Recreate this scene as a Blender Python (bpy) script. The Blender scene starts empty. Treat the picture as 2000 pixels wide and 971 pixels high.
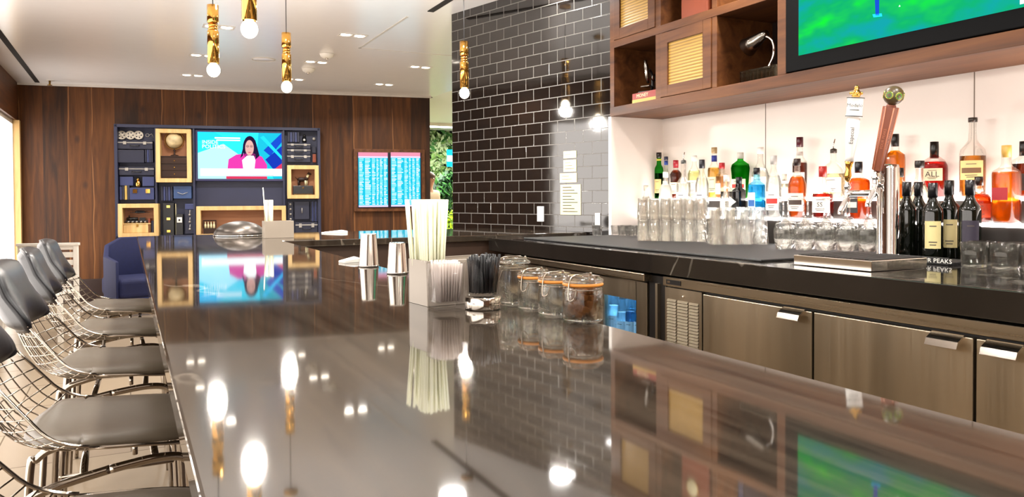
import bpy, bmesh, math, random
from mathutils import Vector, Matrix
random.seed(7)
PI = math.pi
SC = bpy.context.scene
COL = SC.collection

# ---------------------------------------------------------------- camera model (measured from the photograph)
F, CX, CY, CZ = 1480.0, 1000.0, 414.0826, 1.29
YAW, PITCH, ROLL = 0.4689126, math.radians(1.0), 0.005
_f = Vector((math.sin(YAW)*math.cos(PITCH), math.cos(YAW)*math.cos(PITCH), -math.sin(PITCH)))
_r0 = Vector((math.cos(YAW), -math.sin(YAW), 0)); _u0 = _r0.cross(_f)
_r = _r0*math.cos(ROLL) - _u0*math.sin(ROLL); _u = _u0*math.cos(ROLL) + _r0*math.sin(ROLL)
EYE = Vector((0, 0, CZ))
def ray(px, py): return _f + _r*((px-CX)/F) - _u*((py-CY)/F)
def onz(px, py, z): d = ray(px, py); return EYE + d*((z-CZ)/d.z)
def onx(px, py, x): d = ray(px, py); return EYE + d*(x/d.x)
def onplane(px, py, p, n): d = ray(px, py); return EYE + d*((Vector(p)-EYE).dot(n)/d.dot(n))
cam = bpy.data.cameras.new('camera'); camo = bpy.data.objects.new('camera', cam); COL.objects.link(camo)
cam.sensor_width = 36; cam.lens = F/2000*36; cam.shift_y = -(485.5-CY)/2000; cam.clip_start = .05
camo.matrix_world = Matrix((( _r.x,_u.x,-_f.x,0),(_r.y,_u.y,-_f.y,0),(_r.z,_u.z,-_f.z,CZ),(0,0,0,1)))
SC.camera = camo

# ---------------------------------------------------------------- materials
def lin(c):
    if isinstance(c, str):
        c = [int(c[i:i+2], 16)/255 for i in (0, 2, 4)]
    return tuple((x/12.92 if x <= .04045 else ((x+.055)/1.055)**2.4) for x in c) + (1,)
class NT:
    def __init__(s, name):
        s.m = bpy.data.materials.new(name); s.m.use_nodes = True; s.t = s.m.node_tree; s.t.nodes.clear()
        s.out = s.t.nodes.new('ShaderNodeOutputMaterial')
    def n(s, typ, **kw):
        nd = s.t.nodes.new('ShaderNode'+typ)
        for k, v in kw.items():
            if k.startswith('i_'):
                key = k[2:]; key = int(key) if key.isdigit() else key.replace('_', ' ')
                nd.inputs[key].default_value = v
            else: setattr(nd, k, v)
        return nd
    def l(s, a, b): s.t.links.new(a, b)
    def surf(s, a): s.l(a, s.out.inputs[0]); return s.m
def mat(name, col, rough=.5, metal=0, spec=.5, coat=0, trans=0, ior=1.5, emit=None, es=0, bump=None, aniso=0, var=.06, nscale=8):
    t = NT(name); p = t.n('BsdfPrincipled')
    c = lin(col) if isinstance(col, str) or len(col) == 3 else col
    p.inputs['Roughness'].default_value = rough; p.inputs['Metallic'].default_value = metal
    p.inputs['Specular IOR Level'].default_value = spec; p.inputs['IOR'].default_value = ior
    p.inputs['Coat Weight'].default_value = coat; p.inputs['Coat Roughness'].default_value = .05
    p.inputs['Transmission Weight'].default_value = trans; p.inputs['Anisotropic'].default_value = aniso
    if emit:
        p.inputs['Emission Color'].default_value = lin(emit); p.inputs['Emission Strength'].default_value = es
    tc = t.n('TexCoord'); nz = t.n('TexNoise', i_Scale=nscale, i_Detail=4.0); t.l(tc.outputs['Object'], nz.inputs['Vector'])
    mx = t.n('MixRGB', blend_type='MULTIPLY'); mx.inputs[0].default_value = 1
    mx.inputs[1].default_value = c
    rp = t.n('ValToRGB'); rp.color_ramp.elements[0].color = (1-var*2,)*3+(1,); rp.color_ramp.elements[1].color = (1, 1, 1, 1)
    rp.color_ramp.elements[0].position = .3; rp.color_ramp.elements[1].position = .7
    t.l(nz.outputs['Fac'], rp.inputs[0]); t.l(rp.outputs[0], mx.inputs[2]); t.l(mx.outputs[0], p.inputs['Base Color'])
    if bump:
        b = t.n('Bump', i_Strength=bump[0], i_Distance=.002); n2 = t.n('TexNoise', i_Scale=bump[1], i_Detail=3.0)
        t.l(tc.outputs['Object'], n2.inputs['Vector']); t.l(n2.outputs['Fac'], b.inputs['Height']); t.l(b.outputs[0], p.inputs['Normal'])
    return t.surf(p.outputs[0])
def emis(name, col, s=1.0):
    t = NT(name); e = t.n('Emission'); e.inputs[0].default_value = lin(col); e.inputs[1].default_value = s
    return t.surf(e.outputs[0])
def glass(name, col='ffffff', mixt=.5, rough=0.0, ior=1.45):
    # part of the light runs straight through thin walls, part is refracted
    t = NT(name); tr = t.n('BsdfTransparent'); tr.inputs[0].default_value = lin(col)
    g = t.n('BsdfGlass'); g.inputs[0].default_value = lin(col); g.inputs['Roughness'].default_value = rough; g.inputs['IOR'].default_value = ior
    mx = t.n('MixShader'); mx.inputs[0].default_value = 1-mixt
    t.l(tr.outputs[0], mx.inputs[1]); t.l(g.outputs[0], mx.inputs[2]); return t.surf(mx.outputs[0])
def liquid(name, col, op=.35):
    t = NT(name); tr = t.n('BsdfTransparent'); tr.inputs[0].default_value = tuple(x**.6 for x in lin(col))
    g = t.n('BsdfGlossy'); g.inputs['Roughness'].default_value = .05
    tl = t.n('BsdfTranslucent'); tl.inputs[0].default_value = lin(col)
    fr = t.n('Fresnel', i_IOR=1.4); m1 = t.n('MixShader'); m1.inputs[0].default_value = op
    m2 = t.n('MixShader'); t.l(tr.outputs[0], m1.inputs[1]); t.l(tl.outputs[0], m1.inputs[2])
    t.l(fr.outputs[0], m2.inputs[0]); t.l(m1.outputs[0], m2.inputs[1]); t.l(g.outputs[0], m2.inputs[2]); return t.surf(m2.outputs[0])

def wood(name, dark, mid, light, axis=2, plank=.0, scale=1.0, rough=.4, streak=.0):
    t = NT(name); p = t.n('BsdfPrincipled'); p.inputs['Roughness'].default_value = rough; p.inputs['Specular IOR Level'].default_value = .3
    tc = t.n('TexCoord'); mp = t.n('Mapping')
    sc = [9*scale]*3; sc[axis] = .7*scale; mp.inputs['Scale'].default_value = sc
    t.l(tc.outputs['Object'], mp.inputs[0])
    n1 = t.n('TexNoise', i_Scale=1.6, i_Detail=7.0, i_Roughness=.6, i_Distortion=.6); t.l(mp.outputs[0], n1.inputs['Vector'])
    sx = t.n('SeparateXYZ'); t.l(tc.outputs['Object'], sx.inputs[0])
    rp = t.n('ValToRGB'); cr = rp.color_ramp
    cr.elements[0].position = .28; cr.elements[0].color = lin(dark); cr.elements[1].position = .78; cr.elements[1].color = lin(light)
    e = cr.elements.new(.52); e.color = lin(mid)
    if plank:
        dv = t.n('Math', operation='DIVIDE'); dv.inputs[1].default_value = plank; t.l(sx.outputs[0 if axis != 0 else 1], dv.inputs[0])
        fl = t.n('Math', operation='FLOOR'); t.l(dv.outputs[0], fl.inputs[0])
        wn = t.n('TexWhiteNoise', noise_dimensions='1D'); t.l(fl.outputs[0], wn.inputs['W'])
        # every plank has its own figure and tone
        ad = t.n('VectorMath', operation='ADD'); t.l(mp.outputs[0], ad.inputs[0])
        cb = t.n('CombineXYZ'); ml = t.n('Math', operation='MULTIPLY'); ml.inputs[1].default_value = 40; t.l(wn.outputs[0], ml.inputs[0])
        t.l(ml.outputs[0], cb.inputs[0]); t.l(ml.outputs[0], cb.inputs[2]); t.l(cb.outputs[0], ad.inputs[1]); t.l(ad.outputs[0], n1.inputs['Vector'])
        m1 = t.n('Math', operation='MULTIPLY_ADD'); m1.inputs[1].default_value = .3; m1.inputs[2].default_value = -.15; t.l(wn.outputs[0], m1.inputs[0])
        a2 = t.n('Math', operation='ADD'); t.l(n1.outputs['Fac'], a2.inputs[0]); t.l(m1.outputs[0], a2.inputs[1])
        t.l(a2.outputs[0], rp.inputs[0])
        fr = t.n('Math', operation='FRACT'); t.l(dv.outputs[0], fr.inputs[0])
        # pale sapwood line beside some joints, dark joint
        wv = t.n('TexNoise', i_Scale=1.3); t.l(tc.outputs['Object'], wv.inputs['Vector'])
        wob = t.n('Math', operation='MULTIPLY_ADD'); wob.inputs[1].default_value = .30; t.l(wv.outputs['Fac'], wob.inputs[0]); t.l(fr.outputs[0], wob.inputs[2])
        lt = t.n('MapRange'); lt.inputs[1].default_value = .0; lt.inputs[2].default_value = .035
        cmp_ = t.n('Math', operation='COMPARE'); cmp_.inputs[1].default_value = .20; cmp_.inputs[2].default_value = .024; t.l(wob.outputs[0], cmp_.inputs[0])
        gt = t.n('Math', operation='GREATER_THAN'); gt.inputs[1].default_value = .55; t.l(wn.outputs[0], gt.inputs[0])
        an = t.n('Math', operation='MULTIPLY'); t.l(cmp_.outputs[0], an.inputs[0]); t.l(gt.outputs[0], an.inputs[1])
        an2 = t.n('Math', operation='MULTIPLY'); an2.inputs[1].default_value = streak; t.l(an.outputs[0], an2.inputs[0])
        mx = t.n('MixRGB'); t.l(an2.outputs[0], mx.inputs[0]); t.l(rp.outputs[0], mx.inputs[1]); mx.inputs[2].default_value = lin('80552f')
        jt = t.n('Math', operation='LESS_THAN'); jt.inputs[1].default_value = .012; t.l(fr.outputs[0], jt.inputs[0])
        m3 = t.n('MixRGB'); t.l(jt.outputs[0], m3.inputs[0]); t.l(mx.outputs[0], m3.inputs[1]); m3.inputs[2].default_value = lin('1a0f0a')
        kv = t.n('TexVoronoi', i_Scale=1.0); km = t.n('Mapping'); km.inputs['Scale'].default_value = (3.3, 1, 1.9); t.l(tc.outputs['Object'], km.inputs[0]); t.l(km.outputs[0], kv.inputs['Vector'])
        kr = t.n('MapRange'); kr.inputs[1].default_value = .04; kr.inputs[2].default_value = .13; kr.inputs[3].default_value = .75; kr.inputs[4].default_value = 0; t.l(kv.outputs['Distance'], kr.inputs[0])
        m4 = t.n('MixRGB'); t.l(kr.outputs[0], m4.inputs[0]); t.l(m3.outputs[0], m4.inputs[1]); m4.inputs[2].default_value = lin('2a160d')
        t.l(m4.outputs[0], p.inputs['Base Color'])
    else:
        t.l(n1.outputs['Fac'], rp.inputs[0]); t.l(rp.outputs[0], p.inputs['Base Color'])
    return t.surf(p.outputs[0])

def stone(name, dark, light, vein, rough=.04, spec=.5, ior=1.5):
    t = NT(name); p = t.n('BsdfPrincipled'); p.inputs['IOR'].default_value = ior; p.inputs['Roughness'].default_value = rough; p.inputs['Specular IOR Level'].default_value = spec
    tc = t.n('TexCoord'); mp = t.n('Mapping'); mp.inputs['Rotation'].default_value = (0, 0, .5); mp.inputs['Scale'].default_value = (26, 1.5, 1)
    t.l(tc.outputs['Object'], mp.inputs[0])
    n1 = t.n('TexNoise', i_Scale=1.4, i_Detail=8.0, i_Roughness=.65, i_Distortion=.4); t.l(mp.outputs[0], n1.inputs['Vector'])
    rp = t.n('ValToRGB'); rp.color_ramp.elements[0].position = .3; rp.color_ramp.elements[0].color = lin(dark)
    rp.color_ramp.elements[1].position = .72; rp.color_ramp.elements[1].color = lin(light); t.l(n1.outputs['Fac'], rp.inputs[0])
    # sparse pale veins: zero crossings of a slow noise
    n2 = t.n('TexNoise', i_Scale=.9, i_Detail=5.0, i_Roughness=.5, i_Distortion=.8)
    m2 = t.n('Mapping'); m2.inputs['Rotation'].default_value = (0, 0, -.6); m2.inputs['Scale'].default_value = (1.8, .8, 1); t.l(tc.outputs['Object'], m2.inputs[0]); t.l(m2.outputs[0], n2.inputs['Vector'])
    sb = t.n('Math', operation='SUBTRACT'); sb.inputs[1].default_value = .5; t.l(n2.outputs['Fac'], sb.inputs[0])
    ab = t.n('Math', operation='ABSOLUTE'); t.l(sb.outputs[0], ab.inputs[0])
    mr = t.n('MapRange'); mr.inputs[1].default_value = 0; mr.inputs[2].default_value = .008; mr.inputs[3].default_value = .55; mr.inputs[4].default_value = 0; t.l(ab.outputs[0], mr.inputs[0])
    n3 = t.n('TexNoise', i_Scale=2.2); t.l(tc.outputs['Object'], n3.inputs['Vector'])
    g3 = t.n('MapRange'); g3.inputs[1].default_value = .5; g3.inputs[2].default_value = .62; t.l(n3.outputs['Fac'], g3.inputs[0])
    mm = t.n('Math', operation='MULTIPLY'); t.l(mr.outputs[0], mm.inputs[0]); t.l(g3.outputs[0], mm.inputs[1])
    mx = t.n('MixRGB'); t.l(mm.outputs[0], mx.inputs[0]); t.l(rp.outputs[0], mx.inputs[1]); mx.inputs[2].default_value = lin(vein)
    t.l(mx.outputs[0], p.inputs['Base Color'])
    return t.surf(p.outputs[0])

def tiles(name, bw, bh, c1, c2, mortar, ms=.02, rough=.06, axes=(0, 2), off=.5, bumpy=.25, sh=(0, 0), ior=1.5):
    t = NT(name); p = t.n('BsdfPrincipled'); p.inputs['IOR'].default_value = ior
    tc = t.n('TexCoord'); sx = t.n('SeparateXYZ'); cb = t.n('CombineXYZ'); t.l(tc.outputs['Object'], sx.inputs[0])
    t.l(sx.outputs[axes[0]], cb.inputs[0]); t.l(sx.outputs[axes[1]], cb.inputs[1])
    ad = t.n('VectorMath', operation='ADD'); ad.inputs[1].default_value = (sh[0], sh[1], 0); t.l(cb.outputs[0], ad.inputs[0])
    b = t.n('TexBrick', offset=off); b.inputs['Scale'].default_value = 1; b.inputs['Brick Width'].default_value = bw; b.inputs['Row Height'].default_value = bh
    b.inputs['Mortar Size'].default_value = ms; b.inputs['Mortar Smooth'].default_value = .1; b.inputs['Bias'].default_value = 0
    b.inputs['Color1'].default_value = lin(c1); b.inputs['Color2'].default_value = lin(c2); b.inputs['Mortar'].default_value = lin(mortar)
    t.l(ad.outputs[0], b.inputs['Vector']); t.l(b.outputs['Color'], p.inputs['Base Color'])
    mr = t.n('MapRange'); mr.inputs[3].default_value = rough; mr.inputs[4].default_value = .7; t.l(b.outputs['Fac'], mr.inputs[0]); t.l(mr.outputs[0], p.inputs['Roughness'])
    iv = t.n('Math', operation='SUBTRACT'); iv.inputs[0].default_value = 1; t.l(b.outputs['Fac'], iv.inputs[1])
    nz = t.n('TexNoise', i_Scale=9.0, i_Detail=1.0); t.l(tc.outputs['Object'], nz.inputs['Vector'])
    ms_ = t.n('Math', operation='MULTIPLY_ADD'); ms_.inputs[1].default_value = bumpy; t.l(nz.outputs['Fac'], ms_.inputs[0]); t.l(iv.outputs[0], ms_.inputs[2])
    bp = t.n('Bump', i_Strength=.35, i_Distance=.003); t.l(ms_.outputs[0], bp.inputs['Height']); t.l(bp.outputs[0], p.inputs['Normal'])
    return t.surf(p.outputs[0])

def brushed(name, col, axis=2, rough=.28):
    t = NT(name); p = t.n('BsdfPrincipled'); p.inputs['Metallic'].default_value = 1
    tc = t.n('TexCoord'); mp = t.n('Mapping'); sc = [1.6]*3; sc[axis] = .12; mp.inputs['Scale'].default_value = sc; t.l(tc.outputs['Object'], mp.inputs[0])
    n = t.n('TexNoise', i_Scale=2.4, i_Detail=3.0); t.l(mp.outputs[0], n.inputs['Vector'])
    r = t.n('ValToRGB'); c = lin(col); r.color_ramp.elements[0].position = .35; r.color_ramp.elements[1].position = .65
    r.color_ramp.elements[0].color = tuple(x*.58 for x in c[:3])+(1,); r.color_ramp.elements[1].color = c
    t.l(n.outputs['Fac'], r.inputs[0]); t.l(r.outputs[0], p.inputs['Base Color'])
    n.inputs['Scale'].default_value = 3.2
    m2 = t.n('Mapping'); s2 = [160]*3; s2[axis] = 2; m2.inputs['Scale'].default_value = s2; t.l(tc.outputs['Object'], m2.inputs[0])
    n2 = t.n('TexNoise', i_Scale=1.0, i_Detail=2.0); t.l(m2.outputs[0], n2.inputs['Vector'])
    mr = t.n('MapRange'); mr.inputs[3].default_value = rough*.8; mr.inputs[4].default_value = rough*1.25; t.l(n2.outputs['Fac'], mr.inputs[0]); t.l(mr.outputs[0], p.inputs['Roughness'])
    b = t.n('Bump', i_Strength=.05, i_Distance=.001); t.l(n2.outputs['Fac'], b.inputs['Height']); t.l(b.outputs[0], p.inputs['Normal'])
    return t.surf(p.outputs[0])

M = {}
M['ceiling'] = mat('ceiling_paint', 'e8e5e4', .24, spec=.9, ior=1.6, var=.01)
M['ceiling_far_lit'] = mat('ceiling_far_light_tint', 'dfe6dc', .5, var=.01)  # greenish light on the far ceiling is mixed into this colour
M['walnut'] = wood('walnut_planks', '281405', '48270b', '623a15', 2, plank=.27, rough=.6, streak=.8)
M['walnut_plain'] = wood('walnut_trim', '381d0c', '573217', '6f4523', 1, rough=.5)
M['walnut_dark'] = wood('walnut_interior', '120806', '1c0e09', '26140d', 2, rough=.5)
M['base_wood'] = mat('dark_plinth', '2a1510', .35)
M['subway'] = tiles('black_subway_tile', .157, .0795, '100d0b', '161210', '4e4a45', ms=.0028, sh=(0, .012), ior=1.9)
M['floor'] = tiles('floor_tile', .62, .62, '8a7a66', '94846e', '5f513e', ms=.004, rough=.3, axes=(0, 1), off=.5, bumpy=.05)
M['bar_stone'] = stone('brown_grey_marble', '221d18', '453c32', 'a09484', rough=.042, ior=2.0)
M['back_stone'] = stone('black_marble', '100e0c', '1f1b18', '8a8378', rough=.06)
M['bar_body'] = mat('bar_body_panel', '3a2a20', .4)
M['inner_body'] = mat('inner_bar_panel', 'a08c74', .35)
M['steel'] = brushed('brushed_steel', 'b4a792', 2, .33)
M['steel_h'] = brushed('brushed_steel_rail', 'a39580', 1, .28)
M['louvre'] = mat('louvre_steel', '5e5648', .42, metal=1)
M['steel_in'] = mat('dark_louvre_gap', '14110f', .6)
M['chrome'] = mat('chrome', 'e8e4e0', .06, metal=1, var=.0)
M['chrome_wire'] = mat('chrome_wire', 'a2978a', .16, metal=1, var=.0)
M['chrome_leg'] = mat('chrome_leg', '9c9184', .1, metal=1, var=.0)
M['pol_steel'] = mat('polished_steel', 'cfc6ba', .12, metal=1, var=.02)
M['bowl_steel'] = mat('satin_bowl_steel', '544e49', .34, metal=1, var=.05)
M['brass'] = mat('brass', 'd9a552', .1, metal=1, var=.03)
M['brass_dark'] = mat('brass_aged', 'b58a3e', .25, metal=1)
M['bulb'] = emis('bulb_glow', 'fff0d4', 16)
M['lens'] = emis('downlight_lens', 'fff1dd', 9)
M['white'] = mat('white_paint', 'e6e0d6', .45)
M['white_gloss'] = mat('white_gloss', 'eeeae4', .2)
M['niche'] = mat('niche_laminate', 'e2d6cc', .35, var=.01)
M['seam'] = mat('niche_seam', '7c6c5e', .6)
M['panel'] = emis('lit_acrylic', 'fff6f0', 12.0)
M['step'] = mat('dark_step', '2c2622', .4)
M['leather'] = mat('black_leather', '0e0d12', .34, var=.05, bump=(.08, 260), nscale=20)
M['seat_leather_sheen'] = mat('black_leather_with_sheen', '5a5042', .34, var=.04, bump=(.07, 260))  # black leather lightened: the ceiling's reflection is put into the colour
M['black'] = mat('black_plastic', '0c0b0d', .35)
M['rubber'] = mat('black_rubber', '0e0d0d', .5, bump=(1.0, 260))
M['black_gloss'] = mat('gloss_black', '08080a', .12)
M['bezel'] = mat('screen_bezel', '020203', .6, spec=.08)
M['blue_up'] = mat('blue_fabric', '0e1644', .8, var=.1, nscale=30)
M['navy'] = mat('navy_paint', '20243f', .5)
M['navy2'] = mat('navy_paint_deep', '171a30', .5)
M['navy3'] = mat('navy_paint_light', '2c3560', .45)
M['maple'] = wood('pale_maple', 'b4905c', 'cba870', 'dcbf8c', 2, rough=.45)
M['box_back'] = wood('tan_box_lining', '8a5c40', '9c6b4c', 'a97757', 0, rough=.6)
M['paper'] = mat('cream_paper', 'dcd3a8', .7, var=.02)
M['paper_w'] = mat('white_paper', 'e9e5dc', .7, var=.02)
M['ink'] = mat('dark_ink', '2a2622', .6)
M['acrylic'] = mat('frosted_acrylic', 'a29789', .22, var=.02)
M['straw'] = mat('translucent_straw', 'e4e4c8', .35, var=.02)
M['stick'] = mat('pale_stick', 'c9bdb4', .3, var=.05)
M['blackstraw'] = mat('black_straw', '08080a', .38, spec=.3)
M['gasket'] = mat('orange_gasket', 'd98a34', .4)
M['sugar'] = mat('brown_sugar_cube', 'a8662a', .75, var=.2, nscale=60)
M['clear'] = glass('clear_glass', 'fefefd', .66)
M['clear_jar'] = glass('clear_jar_glass', 'fdfdfb', .4)
M['acryl_clear'] = glass('clear_acrylic', 'fdfcfc', .82)
M['clearb'] = glass('clear_bottle_glass', 'fbfbf9', .75)
M['greenb'] = glass('green_bottle_glass', '6cc870', .75)
M['dkgreenb'] = mat('dark_wine_glass', '0a0d07', .08, spec=.6)
M['blueb'] = glass('pale_blue_bottle_glass', 'c4ecf8', .75)
M['window'] = emis('daylight_pane', 'fff6ee', 3.8)
M['fridge_glass'] = glass('fridge_glass', 'dff2ff', .8)
M['fridge_in'] = mat('fridge_interior', '1c3444', .4)
M['leaf_a'] = mat('leaf_light', '7fa352', .5); M['leaf_b'] = mat('leaf_mid', '3f7a34', .5)
M['leaf_c'] = mat('leaf_dark', '17381c', .5); M['leaf_d'] = mat('leaf_lime', 'b0cc2c', .5)
M['leaf_e'] = mat('leaf_pale', 'c8d8a4', .5)
M['soil'] = mat('dark_felt', '1d2a18', .9)
M['trim_w'] = mat('downlight_trim', 'cfc8c0', .4)
M['shadow_gap'] = mat('slot_black', '120d0a', .8)
M['red'] = mat('red_cover', '84180f', .5); M['yellow'] = mat('yellow_cover', 'b99a4e', .6)
M['rattan'] = None
M['orange'] = mat('orange_leather', '7a3416', .5)
M['crystal'] = glass('crystal_base', 'e8e4dc', .3)
M['silver'] = mat('old_silver', '9a948c', .2, metal=1, var=.15)
M['skin'] = mat('skin', 'c08a68', .5); M['hair'] = mat('brown_hair', '5a3c28', .6); M['shirt'] = mat('tan_shirt', 'b39a7a', .8); M['trousers'] = mat('dark_trousers', '17181c', .8)

def rattan():
    t = NT('woven_cane'); p = t.n('BsdfPrincipled'); p.inputs['Roughness'].default_value = .5
    tc = t.n('TexCoord'); sx = t.n('SeparateXYZ'); t.l(tc.outputs['Object'], sx.inputs[0])
    w1 = t.n('Math', operation='MULTIPLY'); w1.inputs[1].default_value = 2*PI/.017; t.l(sx.outputs[2], w1.inputs[0])
    s1 = t.n('Math', operation='SINE'); t.l(w1.outputs[0], s1.inputs[0])
    nz = t.n('TexNoise', i_Scale=60.0); mp = t.n('Mapping'); mp.inputs['Scale'].default_value = (1, .25, 1.5); t.l(tc.outputs['Object'], mp.inputs[0]); t.l(mp.outputs[0], nz.inputs['Vector'])
    ad = t.n('Math', operation='ADD'); t.l(s1.outputs[0], ad.inputs[0]); t.l(nz.outputs['Fac'], ad.inputs[1])
    mr = t.n('MapRange'); mr.inputs[1].default_value = -.6; mr.inputs[2].default_value = 1.4; t.l(ad.outputs[0], mr.inputs[0])
    rp = t.n('ValToRGB'); rp.color_ramp.elements[0].color = lin('80601f'); rp.color_ramp.elements[1].color = lin('b48c3c'); t.l(mr.outputs[0], rp.inputs[0])
    t.l(rp.outputs[0], p.inputs['Base Color'])
    b = t.n('Bump', i_Strength=.6, i_Distance=.004); t.l(mr.outputs[0], b.inputs['Height']); t.l(b.outputs[0], p.inputs['Normal'])
    return t.surf(p.outputs[0])
M['rattan'] = rattan()

# ---------------------------------------------------------------- mesh builder
class MB:
    def __init__(s): s.v = []; s.f = []; s.mi = []; s.sm = []; s.mats = []
    def _m(s, m):
        m = M[m] if isinstance(m, str) else m
        if m not in s.mats: s.mats.append(m)
        return s.mats.index(m)
    def add(s, vs, fs, m, smooth=False, T=None):
        b = len(s.v); i = s._m(m)
        s.v += [(T @ Vector(v)) if T else Vector(v) for v in vs]
        for f in fs: s.f.append([b+k for k in f]); s.mi.append(i); s.sm.append(smooth)
        return s
    def box(s, a, b, m, T=None):
        x0, y0, z0 = a; x1, y1, z1 = b
        vs = [(x0,y0,z0),(x1,y0,z0),(x1,y1,z0),(x0,y1,z0),(x0,y0,z1),(x1,y0,z1),(x1,y1,z1),(x0,y1,z1)]
        return s.add(vs, [(0,3,2,1),(4,5,6,7),(0,1,5,4),(1,2,6,5),(2,3,7,6),(3,0,4,7)], m, False, T)
    def cbox(s, c, d, m, T=None): return s.box([c[i]-d[i]/2 for i in range(3)], [c[i]+d[i]/2 for i in range(3)], m, T)
    def prism(s, poly, z0, z1, m, T=None, axis=2, smooth=False):
        n = len(poly)
        def P(a, b, c): return (a, b, c) if axis == 2 else ((a, c, b) if axis == 1 else (c, a, b))
        vs = [P(x, y, z0) for x, y in poly]+[P(x, y, z1) for x, y in poly]
        fs = [tuple(range(n))[::-1], tuple(range(n, 2*n))]
        s.add(vs, fs, m, False, T); return s.add(vs, [(i, (i+1) % n, n+(i+1) % n, n+i) for i in range(n)], m, smooth, T)
    def lathe(s, prof, m, n=24, T=None, smooth=True, squash=1.0, sq=0):
        vs = []; fs = []
        for r, z in prof:
            for k in range(n):
                a = 2*PI*k/n; cx, cy = math.cos(a), math.sin(a)
                if sq:
                    q = (abs(cx)**sq+abs(cy)**sq)**(-1/sq); cx *= q; cy *= q
                vs.append((r*cx, r*cy*squash, z))
        for j in range(len(prof)-1):
            for k in range(n): fs.append((j*n+k, j*n+(k+1) % n, (j+1)*n+(k+1) % n, (j+1)*n+k))
        if prof[0][0] > 1e-6: fs.append(tuple(range(n))[::-1])
        if prof[-1][0] > 1e-6: fs.append(tuple(range((len(prof)-1)*n, len(prof)*n)))
        return s.add(vs, fs, m, smooth, T)
    def shell(s, prof, m, n=24, T=None, sq=0, squash=1.0):   # closed wall profile, open top: prof is a loop outer->inner both starting on the axis
        vs = []; fs = []
        for r, z in prof:
            for k in range(n):
                a = 2*PI*k/n; cx, cy = math.cos(a), math.sin(a)
                if sq:
                    q = (abs(cx)**sq+abs(cy)**sq)**(-1/sq); cx *= q; cy *= q
                vs.append((r*cx, r*cy*squash, z))
        for j in range(len(prof)-1):
            for k in range(n): fs.append((j*n+k, j*n+(k+1) % n, (j+1)*n+(k+1) % n, (j+1)*n+k))
        return s.add(vs, fs, m, True, T)
    def tube(s, pts, r, m, n=8, closed=False, T=None, cap=True):
        pts = [Vector(p) for p in pts]; N = len(pts); vs = []; fs = []
        rr = r if isinstance(r, (list, tuple)) else [r]*N
        up = None
        for i in range(N):
            a = pts[(i-1) % N] if (closed or i > 0) else pts[i]; b = pts[(i+1) % N] if (closed or i < N-1) else pts[i]
            t = (b-a).normalized()
            if up is None: up = Vector((0, 0, 1)) if abs(t.z) < .9 else Vector((1, 0, 0))
            x = t.cross(up)
            if x.length < 1e-6: x = t.orthogonal()
            x.normalize(); y = x.cross(t).normalized(); up = y
            for k in range(n):
                an = 2*PI*k/n; vs.append(pts[i]+x*(rr[i]*math.cos(an))+y*(rr[i]*math.sin(an)))
        for i in range(N if closed else N-1):
            j = (i+1) % N
            for k in range(n): fs.append((i*n+k, i*n+(k+1) % n, j*n+(k+1) % n, j*n+k))
        s.add(vs, fs, m, True, T)
        if cap and not closed:
            s.add(vs, [tuple(range(n))[::-1], tuple(range((N-1)*n, N*n))], m, False, T)
        return s
    def ball(s, c, r, m, n=16, T=None, sc=(1, 1, 1)):
        h = max(6, n//2); prof = [(math.sin(PI*i/h), -math.cos(PI*i/h)) for i in range(h+1)]
        TT = Matrix.Translation(c) @ Matrix.Diagonal((r*sc[0], r*sc[1], r*sc[2], 1))
        return s.lathe(prof, m, n, (T @ TT) if T else TT)
    def torus(s, c, R, r, m, n=32, k=8, T=None, rot=None):
        pts = [Vector((R*math.cos(2*PI*i/n), R*math.sin(2*PI*i/n), 0)) for i in range(n)]
        if rot: pts = [rot @ p for p in pts]
        return s.tube([p+Vector(c) for p in pts], r, m, k, True, T)
    def patch(s, R, a0, a1, z0, z1, m, n=8, T=None):
        vs = []; fs = []
        for k in range(n+1):
            a = a0+(a1-a0)*k/n; vs += [(R*math.cos(a), R*math.sin(a), z0), (R*math.cos(a), R*math.sin(a), z1)]
        for k in range(n): fs.append((2*k, 2*k+2, 2*k+3, 2*k+1))
        return s.add(vs, fs, m, True, T)
    def obj(s, name, parent=None, bev=0, loc=None, rz=0, sub=0, seg=2):
        me = bpy.data.meshes.new(name); me.from_pydata([tuple(v) for v in s.v], [], s.f); me.update()
        for m in s.mats: me.materials.append(m)
        me.polygons.foreach_set('material_index', s.mi); me.polygons.foreach_set('use_smooth', s.sm)
        bm = bmesh.new(); bm.from_mesh(me); bmesh.ops.remove_doubles(bm, verts=bm.verts, dist=1e-6)
        bmesh.ops.recalc_face_normals(bm, faces=bm.faces); bm.to_mesh(me); bm.free()
        o = bpy.data.objects.new(name, me); COL.objects.link(o)
        if parent: o.parent = parent
        if loc is not None: o.location = loc
        o.rotation_euler.z = rz
        if bev:
            b = o.modifiers.new('bevel', 'BEVEL'); b.width = bev; b.segments = seg; b.limit_method = 'ANGLE'; b.angle_limit = math.radians(40)
        if sub:
            b = o.modifiers.new('sub', 'SUBSURF'); b.levels = sub; b.render_levels = sub
        return o
def tag(o, label=None, cat=None, group=None, kind=None):
    if label: o['label'] = label
    if cat: o['category'] = cat
    if group: o['group'] = group
    if kind: o['kind'] = kind
    return o
def thing(name, label, cat, loc=(0, 0, 0), rz=0, group=None):
    o = bpy.data.objects.new(name, None); COL.objects.link(o); o.location = loc; o.rotation_euler.z = rz; o.empty_display_size = .05
    return tag(o, label, cat, group)
def copy_tree(o, parent=None):
    c = o.copy(); COL.objects.link(c); c.parent = parent
    for ch in list(o.children): copy_tree(ch, c)
    return c
def struct(mb, name, **k):
    return tag(mb.obj(name, **k), kind='structure')
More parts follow.
